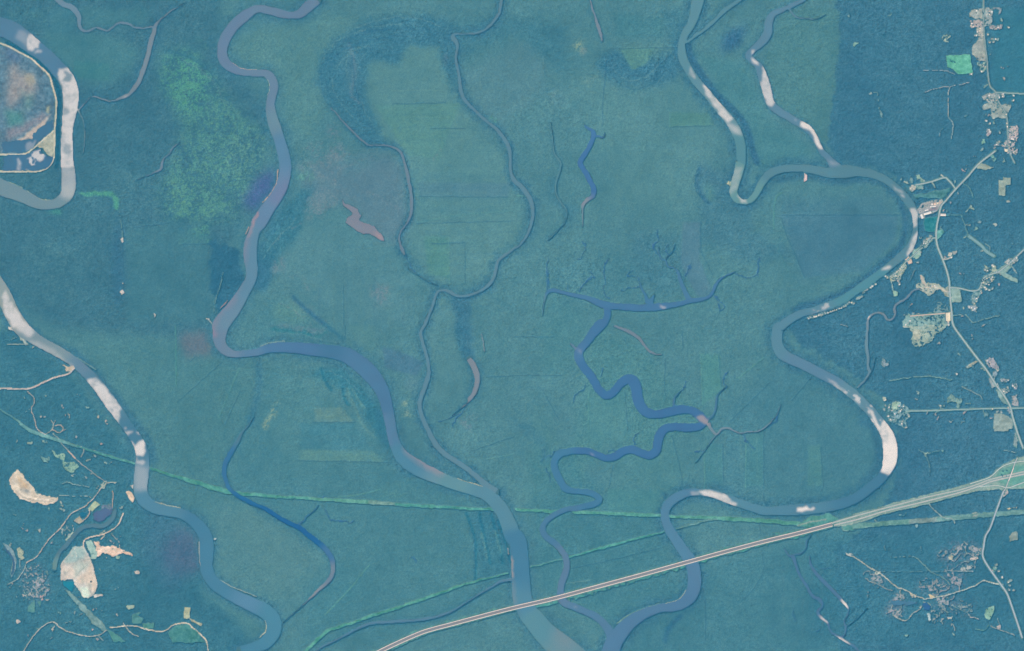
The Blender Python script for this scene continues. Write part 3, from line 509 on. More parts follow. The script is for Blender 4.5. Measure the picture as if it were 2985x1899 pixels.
paint_glare('23 560,480 620,520 700,590 760,620 720,630 590,530', .4, soft=3); paint_glare('23 680,590 770,600 860,680 960,730 1000,830 1020,910 1110,870 1170,960 1080,1010 1020,950 950,820 930,770 800,690', .72, 4, thr=-.45)
paint_glare('23 950,780 985,790 1060,950 1100,870 1160,940 1200,1020 1235,1120 1235,1240 1200,1330 1145,1395 1070,1370 1085,1200 1080,1060 1040,960 1000,880', 1.0, 1.5)
paint_glare('32 1710,35 1800,10 1880,25 1960,60 2080,135 2060,165 2000,155 1900,105 1790,75', .8, 3); paint_glare('32 1860,100 1840,70 1870,90', -.7, 1); paint_glare('32 1640,30 1740,30 1730,70 1640,75', .25)
paint_glare('33 280,215 290,185 350,180 375,165 400,195 440,170 455,190 420,205 330,215', 1, 1.5)
paint_glare('33 690,1040 715,1045 750,1085 765,1125 745,1120 715,1085', 1.1, .5); paint_glare('33 485,1185 510,1200 580,1255 565,1258 520,1225', 1, .5); paint_glare('33 615,1385 680,1395 750,1435 790,1470 700,1450', 1.1, .5)
paint_glare('13 935,1440 965,1430 970,1450 950,1465', .9, .5); paint_glare('12 1360,1330 1420,1350 1400,1365 1370,1350', .5, 1); paint_glare('32 540,1105 590,1115 560,1118', .5, 1)
paint_glare('22 560,215 610,215 640,250 600,250', .15); paint_glare('22 700,1180 760,1220 720,1205', .3, 1); paint_glare('00 1060,945 1130,925 1210,880 1180,910', .5, 1)
silt('22 1695,850 1770,840 1810,880 1835,950 1780,920 1720,890', (168, 155, 165), .9, stroke=False, soft=3)
silt('11 1100,640 1160,670 1190,725 1140,715', (180, 154, 160), .9, stroke=False, soft=5)
silt('10 2408,460 2360,590 2320,690', (200, 150, 150), .7, 22, 4); silt('10 2330,620 2200,1230 2060,1390 20 1990,20', (150, 140, 165), .5, 60, 10); silt('10 2140,1290 2070,1370', (195, 150, 150), .7, 22, 4)
silt('21 1400,1170 1560,1290 1720,1370', (165, 150, 165), .8, 50, 12); silt('31 2370,660 2380,820', (180, 160, 165), .8, 34, 5); silt('31 2390,880 2400,1090', (140, 150, 165), .5, 40, 8)
silt('32 420,1350 480,1440', (125, 148, 165), .6, 130, 20); silt('11 262,240 180,330', (125, 132, 175), .6, 130, 20); silt('00 2300,80 2080,460 2180,650', (105, 132, 170), .6, 110, 15)
silt('21 1200,850 1215,1000 1240,1100', (100, 135, 180), .6, 40, 8); silt('20 1980,20 2000,80', (165, 140, 165), .6, 50, 6)

# ---------------------------------------------------------------- open ground
SAND = (216, 204, 186)
# sand bars along inside bends
for s, c in (('00 2170,590 2230,630 2300,650 2400,655', (190, 170, 165)), ('01 100,745 118,800 115,860 100,890', (170, 195, 160)), ('11 195,60 185,180 150,250 110,310 50,370', (190, 165, 160)), ('11 60,420 0,500', (225, 165, 140)), ('10 2330,600 2300,670', (185, 160, 160)),
             ('10 2130,1290 2060,1370', (205, 150, 150)), ('21 30,190 120,160 260,145', (120, 160, 170)), ('21 1870,1430 1950,1460 2050,1485 2140,1512', (185, 185, 155)), ('10 75,180 140,205 210,235', (140, 170, 160)), ('10 260,270 300,300 340,330 400,347 470,350', (165, 185, 165)),
             ('30 1450,128 1550,155 1690,182', (165, 178, 170)), ('30 2060,860 2200,935 2400,1010', (150, 172, 172)), ('31 0,1180 55,1215 85,1270 75,1340 20,1400', (175, 185, 170)), ('30 1866,500 1868,640 1875,730', (170, 172, 172)), ('30 1868,420 1845,400', (150, 165, 170)),
             ('32 1605,950 1570,1010 1500,1055 1410,1082', (165, 178, 165)), ('32 1350,1082 1200,1130 1060,1190 960,1265', (120, 165, 150)), ('20 720,300 900,410', (110, 150, 155)), ('12 2010,210 2025,180', (185, 195, 165)), ('31 2355,620 2345,560', (150, 155, 165)), ('21 2130,240 2100,80', (130, 150, 165))):
    lane('sand_bar', s, c, 7, over=True)
lane('sand_bar', '23 690,-10 760,10', (150, 160, 165), 5, over=True)
clear('sand_bar', '30 1180,40 1205,20 1240,60 1255,110 1240,135 1210,100', (226, 204, 182), 1.5, 8, over=True)
clear('sand_bar', '20 590,362 640,385 690,368 706,395 660,440 620,425 625,395', (190, 180, 165), 2, 8, over=True)
clear('sand_bar', '20 180,100 230,140 270,175 230,170 190,130', (165, 180, 175), 2, 8, over=True)
clear('sand_bar', '20 75,5 130,15 140,45 90,40', (190, 190, 185), 2, 8); clear('sand_bar', '20 310,195 330,200 300,215', (190, 195, 185), 1)
clear('sand_bar', '13 355,100 380,110 375,160 350,180', (215, 190, 190), 1.5, 10); clear('sand_bar', '31 2130,0 2165,10 2150,14', (190, 190, 160), 0, over=True)
clear('sand_bar', '30 2000,470 2028,470 2015,490', (190, 200, 200), 0); clear('sand_bar', '12 1985,195 2005,175 2015,190 2000,210', (190, 195, 165), 1)
# the diked disposal basin in the north-west
clear('basin_floor', '00 -40,435 70,440 180,500 290,560 370,630 450,715 480,805 512,930 512,1050 505,1210 430,1280 350,1350 255,1420 200,1438 -40,1440', (92, 130, 150), 0, 6)
tone('00 80,600 150,590 200,690 300,690 340,800 320,920 200,900 120,1000 60,1020', (150, 152, 155), 5, 10, .9); tone('00 220,690 290,690 330,760 300,820 230,760', (165, 165, 150), 4, 5, .7)
tone('00 280,850 330,880 310,980 200,1060 230,940', (105, 148, 148), 6, 9, .7); tone('00 60,1020 210,1050 240,1130 120,1190 60,1180', (82, 142, 145), 5, 8, .9); tone('00 190,830 250,850 230,900 180,890', (105, 148, 148), 4, 8, .7)
tone('00 60,1230 200,1180 380,1080 470,1050 400,1140 250,1230 60,1330', (138, 142, 154), 4, 7, .8); tone('00 140,1330 300,1220 440,1090 475,1070 440,1130 330,1250 310,1300 200,1315', (190, 180, 172), 3, 3)
tone('00 440,1000 475,1000 470,1060 440,1050', (155, 165, 150), 2, 3); tone('00 400,800 480,830 495,950 440,940', (88, 135, 155), 4, 8, .7); tone('00 60,440 200,520 180,600 60,560', (85, 120, 152), 4, 8, .7)
clear('basin_floor', '00 350,1375 430,1300 505,1225 500,1400 490,1480 440,1440 400,1390', (172, 178, 165), 1, 6)
for s in ('00 -40,395 70,432 180,490 290,550 370,620 460,710 490,800 525,930 525,1050 515,1200 508,1400 503,1480 10 470,25 415,66 350,80 200,82 -40,82', '00 -40,1450 200,1445 260,1430 350,1360 430,1290 510,1222'):
    lane('levee', s, (196, 196, 180), 15, .2, 4, over=True)
lane('track', '00 290,550 370,620 460,710 490,800 525,930', (215, 200, 180), 6, .1, over=True)
# quarries in the south-west
clear('sand_pit', '20 95,1440 125,1370 165,1350 205,1385 245,1440 300,1525 30 310,-5 330,50 430,75 500,72 552,90 545,125 500,138 400,152 300,132 180,105 150,55 110,5', SAND, 3, 10)
tone('20 160,1400 210,1420 270,1525 30 230,20 190,10', (205, 185, 160), 3, 3); tone('30 170,10 260,20 300,45 200,40', (150, 160, 165), 3, 4, .8); tone('30 200,85 340,100 500,100', (160, 150, 140), 2, 2, .7, True, 7); tone('30 240,110 400,130', (245, 230, 215), 2, 2, .8, True, 8); tone('20 170,1380 200,1430 190,1410', (165, 170, 165), 2, 2, .8)
clear('sand_pit', '30 690,548 780,542 830,620 850,680 890,780 900,850 916,900 890,970 860,1012 832,1026 788,1026 750,970 700,900 682,852 640,850 610,866 568,860 566,800 578,700 600,670 640,620', (198, 196, 190), 1, 12)
tone('30 690,548 780,542 810,600 780,660 700,690 600,690 610,660', (164, 190, 188), 2, 4); tone('30 570,740 640,720 720,800 690,850 610,865 570,860', (216, 205, 194), 3, 4); tone('30 830,640 895,790 915,890 880,980 820,880 740,900 700,850 800,790', (218, 203, 188), 3, 4)
tone('30 735,930 820,920 850,1000 830,1024 788,1024', (214, 230, 214), 1, 2); tone('30 690,700 840,690 800,760 700,830', (190, 200, 192), 3, 4); tone('30 845,858 865,862 862,882 848,880', (70, 100, 100), 1, 1)
for s in ('30 690,850 760,770 850,680', '30 750,665 790,740', '30 590,668 720,660 840,665'): tone(s, (150, 168, 165), .5, 1, .7, True, 5)
clear('settling_basin', '30 800,500 860,488 892,560 915,608 852,612 830,580', (166, 200, 192), 1, 4); clear('settling_basin', '30 848,618 910,612 900,662 855,662', (165, 195, 188), 1, 4)
clear('sand_pit', '30 890,508 935,515 950,545 1060,540 1110,560 1160,572 1245,618 1235,635 1150,610 1060,632 1000,610 960,598 900,640 905,580', (222, 194, 176), 3, 16, thr=-.9)
clear('settling_basin', '30 1085,630 1125,635 1120,665 1090,655', (150, 185, 175), 1)
for s, w, c in (('30 780,560 790,490 850,455 970,430 1050,390 1110,330 1135,280 1155,235', 13, (228, 206, 190)), ('30 945,478 980,440', 9, (228, 206, 190)), ('30 1045,425 1110,500 1120,560', 6, (205, 190, 180)), ('30 250,700 340,640 400,560 460,475 560,380 620,300 650,250 720,205 800,170 860,110 900,60 945,5', 10, (210, 190, 178)),
                ('30 830,190 840,230 800,290 760,310', 10, (225, 195, 180)), ('30 1050,25 1060,60 1048,180', 8, (215, 180, 165)), ('30 550,70 700,70 820,72 850,85', 6, (165, 180, 175)), ('30 680,350 690,420', 6, (190, 195, 190)), ('30 70,900 150,860 215,780 245,710', 8, (175, 190, 190)),
                ('30 185,660 190,780', 5, (150, 170, 175)), ('30 215,1540 280,1432 350,1340 420,1280 500,1250 560,1300 620,1335 700,1360 830,1385 940,1370 1000,1325', 10, (196, 190, 180)), ('30 920,1375 970,1430', 7, (160, 170, 170)), ('30 1030,1305 1160,1290 1260,1290 1330,1305 1450,1335 1550,1330 1620,1280 1680,1265 1760,1265 1830,1330 1900,1390 1935,1440 1950,1540', 12, (220, 206, 184)),
                ('30 1160,1265 1180,1300 1240,1365 1300,1390', 8, (200, 190, 180)), ('20 950,1525 1010,1470 1090,1470', 10, (195, 195, 180)), ('20 580,1480 640,1465 700,1485 850,1515', 7, (150, 178, 175)), ('30 70,535 125,600 145,680 135,760 110,830', 6, (150, 170, 175)),
                ('20 260,615 310,665 320,730 295,780 320,860 340,950 370,985 430,1020', 8, (196, 176, 168)), ('20 430,1020 490,970 500,930 480,890', 8, (180, 180, 168)), ('20 490,970 560,1000 590,960 560,930 520,940', 8, (215, 185, 165)), ('20 570,990 620,970', 6, (190, 175, 165)),
                ('20 560,1085 640,1170 700,1240 750,1280 900,1400 1020,1480', 7, (175, 165, 168)), ('20 610,1100 740,1130 790,1160 760,1230', 9, (180, 178, 170)), ('20 640,1170 700,1240', 12, (215, 180, 165)), ('20 500,1010 570,1080', 7, (150, 165, 165)), ('20 70,140 160,110', 5, (140, 165, 170)), ('20 70,175 180,175 270,180', 8, (165, 178, 170))):
    lane('dirt_track', s, c, w, .8, 12, grow=-.25)
lane('dirt_road', '20 -40,588 70,588 180,592 290,585 400,535 500,490 640,450 700,400', (196, 186, 182), 15, .3, 6)
clear('field', '30 890,120 942,152 866,215 824,190', (170, 188, 162), .5); clear('field', '30 692,300 740,262 790,310 742,332', (172, 170, 158), 1); clear('field', '30 610,480 680,405 690,430 625,490', (165, 188, 180), .5)
clear('field', '30 160,570 190,555 210,580 232,655 200,668 180,640', (172, 184, 166), 2, 10, thr=-1); clear('field', '30 265,1110 322,1045 326,1160 270,1155', (96, 152, 152), 1); clear('field', '30 350,1060 385,1050 375,1105', (90, 148, 150), 1)
clear('field', '30 1180,1102 1205,1093 1255,1095 1258,1120 1205,1132', (168, 188, 172), .5); clear('field', '30 1728,1112 1785,1118 1772,1215 1722,1217', (176, 184, 158), 1, 8); clear('field', '30 1770,1212 1830,1240 1892,1270 1885,1290 1790,1245', (172, 178, 158), 1, 8)
clear('field', '30 1240,1180 1320,1160 1290,1200 1340,1220 1320,1270 1240,1260', (84, 142, 145), 1); clear('field', '30 1335,1270 1440,1258 1440,1310 1350,1310', (84, 145, 142), 1)
clear('field', '30 1580,1352 1650,1290 1700,1275 1760,1275 1840,1345 1925,1440 1620,1440', (78, 142, 144), 2); zone('30 1710,1320 1770,1340 1790,1400 1720,1400', (45, 112, 140), 3)
clear('marsh_strip', '30 610,945 650,960 740,1050 850,1160 960,1250 1010,1320 960,1335 880,1270 780,1160 690,1050 640,990', (118, 155, 158), 2, 8); clear('marsh_strip', '30 1010,1325 1060,1340 1170,1440 1080,1440', (88, 152, 150), 2)
clear('clearing', '20 490,1150 530,1210 600,1200 615,1270 700,1280 745,1310 680,1370 610,1350 600,1290 540,1240 500,1200', (138, 178, 165), 3, 8, thr=-.6); clear('clearing', '20 370,1230 460,1220 460,1280 390,1260', (120, 165, 165), 4, 8, thr=0); clear('clearing', '20 255,1090 310,1090 305,1115 260,1110', (155, 180, 170), 1)
clear('clearing', '30 250,720 380,740 480,900 440,1020 350,1040 200,990 220,860', (145, 152, 162), 6, 10, thr=.55); clear('clearing', '30 190,990 300,980 310,1000 210,1015', (180, 180, 180), 3, 8, thr=0); clear('clearing', '30 370,1000 415,1000 410,1040 385,1040', (185, 165, 170), 2, thr=-.2)
clear('clearing', '30 960,160 1050,130 1040,190 960,250 920,240', (105, 125, 150), 3, 10, thr=-.3); clear('clearing', '30 580,370 640,350 650,400 590,450', (135, 155, 158), 4, 10, thr=.2); clear('clearing', '20 960,1460 1010,1450 1030,1480 960,1525 900,1525', (160, 175, 168), 3, 10, thr=.1)
for s in ('30 150,1225 200,1250 160,1270', '30 870,1000 960,990 970,1010 880,1022', '30 1265,780 1300,770 1310,800 1270,800', '10 1130,715 1155,700 1160,740 1145,750', '10 1120,1210 1145,1185 1160,1215 1145,1240', '10 1440,1405 1460,1420 1450,1440', '10 1930,1460 1955,1455 1960,1475', '20 1220,1495 1250,1490 1240,1525', '31 2350,795 2362,797 2356,803'):
    clear('clearing', s, (200, 196, 190), 1, 10)
lane('trail', '10 1120,460 1135,560 1148,700', (92, 142, 152), 4, 1, thr=-.4); lane('trail', '10 1148,1120 1148,1200', (190, 185, 180), 5, .5); lane('trail', '10 2090,1030 2050,1200 2015,1290 2000,1440', (110, 155, 165), 5, .6, thr=-.7)
lane('trail', '10 1940,1460 1990,1515', (150, 165, 170), 6, 1)
for s in ('30 150,30 250,95 420,125 540,110', '30 170,60 300,115 500,120', '30 190,20 320,75 520,85', '20 140,1400 170,1470 230,1520', '20 190,1410 240,1470 280,1520'):
    tone(s, (178, 172, 164), .6, 1, .7, True, 6)
for s in ('30 180,40 300,95 480,105', '30 220,70 380,105', '20 120,1440 160,1500 200,1525'):
    tone(s, (240, 230, 216), .6, 1, .8, True, 6)
for s in ('30 600,760 640,790 620,830 590,800', '30 820,880 860,900 840,940', '30 760,840 800,860 780,900', '30 980,560 1010,580 990,600', '30 1070,560 1100,570 1080,590', '30 650,620 690,630 670,660'):
    tone(s, (172, 178, 172), 2, 2, .8)
for s in ('30 700,560 720,640', '30 640,700 700,800', '30 860,740 880,860', '30 600,700 640,860', '30 780,960 850,990', '30 930,560 1040,570 1130,600', '30 960,590 1060,610'):
    tone(s, (232, 220, 205), .6, 1, .7, True, 5)
# corridors kept clear of trees
GR = (84, 158, 150)
for s, c in (('20 -60,740,12 30,800,12 150,880,14 220,940,28 300,990,34 400,1025,34 480,1050,32 550,1075,30 640,1100,26 730,1130,20', (112, 166, 168)), ('20 730,1130,16 790,1150,16 900,1185,20 1050,1230,22 1180,1265,22 1262,1292,20', (80, 155, 152)), ('20 1415,1335,22 1600,1395,28 1750,1440,36 1900,1485,40 2000,1520,46 30 2130,30,46 2250,50,34 2408,60,34 31 200,80,30 500,95,30', (82, 160, 148)), ('31 500,95,30 800,115,32 1100,130,36', (98, 166, 150)),
             ('31 1050,130,36 1300,150,30', (132, 168, 160)), ('31 1300,150,30 1700,172,28 2000,190,26 2215,196,26', (84, 165, 156)), ('32 15,200,26 200,208,28 395,218,28', (86, 165, 150)), ('32 555,222,28 800,232,30 1100,245,34 1365,255,34', (90, 165, 152)), ('32 1455,262,22 1700,270,28 1900,280,34 2100,290,38 2408,308,40 33 200,325,38 310,330,36', (92, 164, 148)),
             ('32 150,738,13 300,700,11 450,660,12', (100, 168, 160)), ('32 515,642,16 700,592,20 900,535,26 1100,482,22 1250,445,19 1405,410,14', (78, 162, 152)), ('32 1515,385,14 1650,345,16 1800,305,16 1900,290,12', (112, 158, 158)), ('31 440,1540,34 540,1440,32 640,1345,30 750,1300,28 900,1255,28 1100,1185,28 1300,1120,28 1500,1055,28 1700,985,26 1900,910,22 2050,870,18 2200,830,16 2352,797,14', (88, 165, 150)),
             ('33 715,372,34 900,350,46 1100,330,46 1300,315,46 1360,312,46', (112, 160, 155)), ('33 1350,312,46 1500,300,46 1620,290,46', (140, 156, 156)), ('33 1610,290,46 1700,280,46 1900,262,46 2100,245,46 2440,218,46', (118, 160, 160))):
    lane('grass_strip', s, c, 0, 1.1, 9, grow=-.5)
clear('grass_strip', '33 300,330 420,265 600,235 680,290 620,315 420,370 300,350', (84, 152, 146), 2); lane('grass_strip', '33 295,345 400,315 555,290', (150, 168, 162), 14, 1)
clear('grass_strip', '33 700,340 760,330 820,390 730,385', (86, 150, 146), 2)
lane('grass_strip', '31 1500,1365 1700,1290 1960,1215 2200,1150', (120, 165, 155), 10, 1.5, thr=-.2)
# verges of the highway viaduct and the embanked highway
lane('verge', '32 170,1100,60 370,1052,60 800,937,60 1200,827,60 1590,722,56', (76, 150, 148), 60, 3, 8, thr=-.15); lane('verge', '32 1700,668 2000,585 2408,478 33 300,420 600,340', (72, 150, 145), 66, 3, 8, thr=-.15); lane('verge', '31 1000,1605 1150,1525 1350,1440 1560,1340 1800,1275 2100,1195 2380,1125', (84, 150, 148), 58, 3, 8, thr=-.25)
clear('verge', '33 590,325 720,280 900,220 1200,135 1500,60 1760,-6 23 2010,1440 2090,1410 2150,1350 2240,1285 2420,1215 2420,1525 33 2260,5 2250,30 2210,30 2180,5 1940,30 1500,150 1250,205 1080,245 900,315 760,345 610,362', (142, 170, 164), 1, 5)
tone('23 2130,1420 2200,1350 2290,1310 2420,1290 2420,1500 2260,1500 2170,1480', (98, 162, 155), 2, 5, .9); tone('23 1950,1490 2100,1445 2345,1395', (150, 158, 152), 1, 2, .8, True, 22)
for s in ('33 855,272 930,248 925,258 865,278', '33 1000,230 1075,206 1070,216 1005,238', '33 1210,172 1330,130 1470,98 1475,108 1330,145 1215,180'):
    sl_, m = poly_mask(pts(s), .5); OPEN[sl_] &= ~m; FH[sl_] = np.where(m, 10, FH[sl_]); mixin(FC, sl_, m * 1.0, (62, 100, 112))
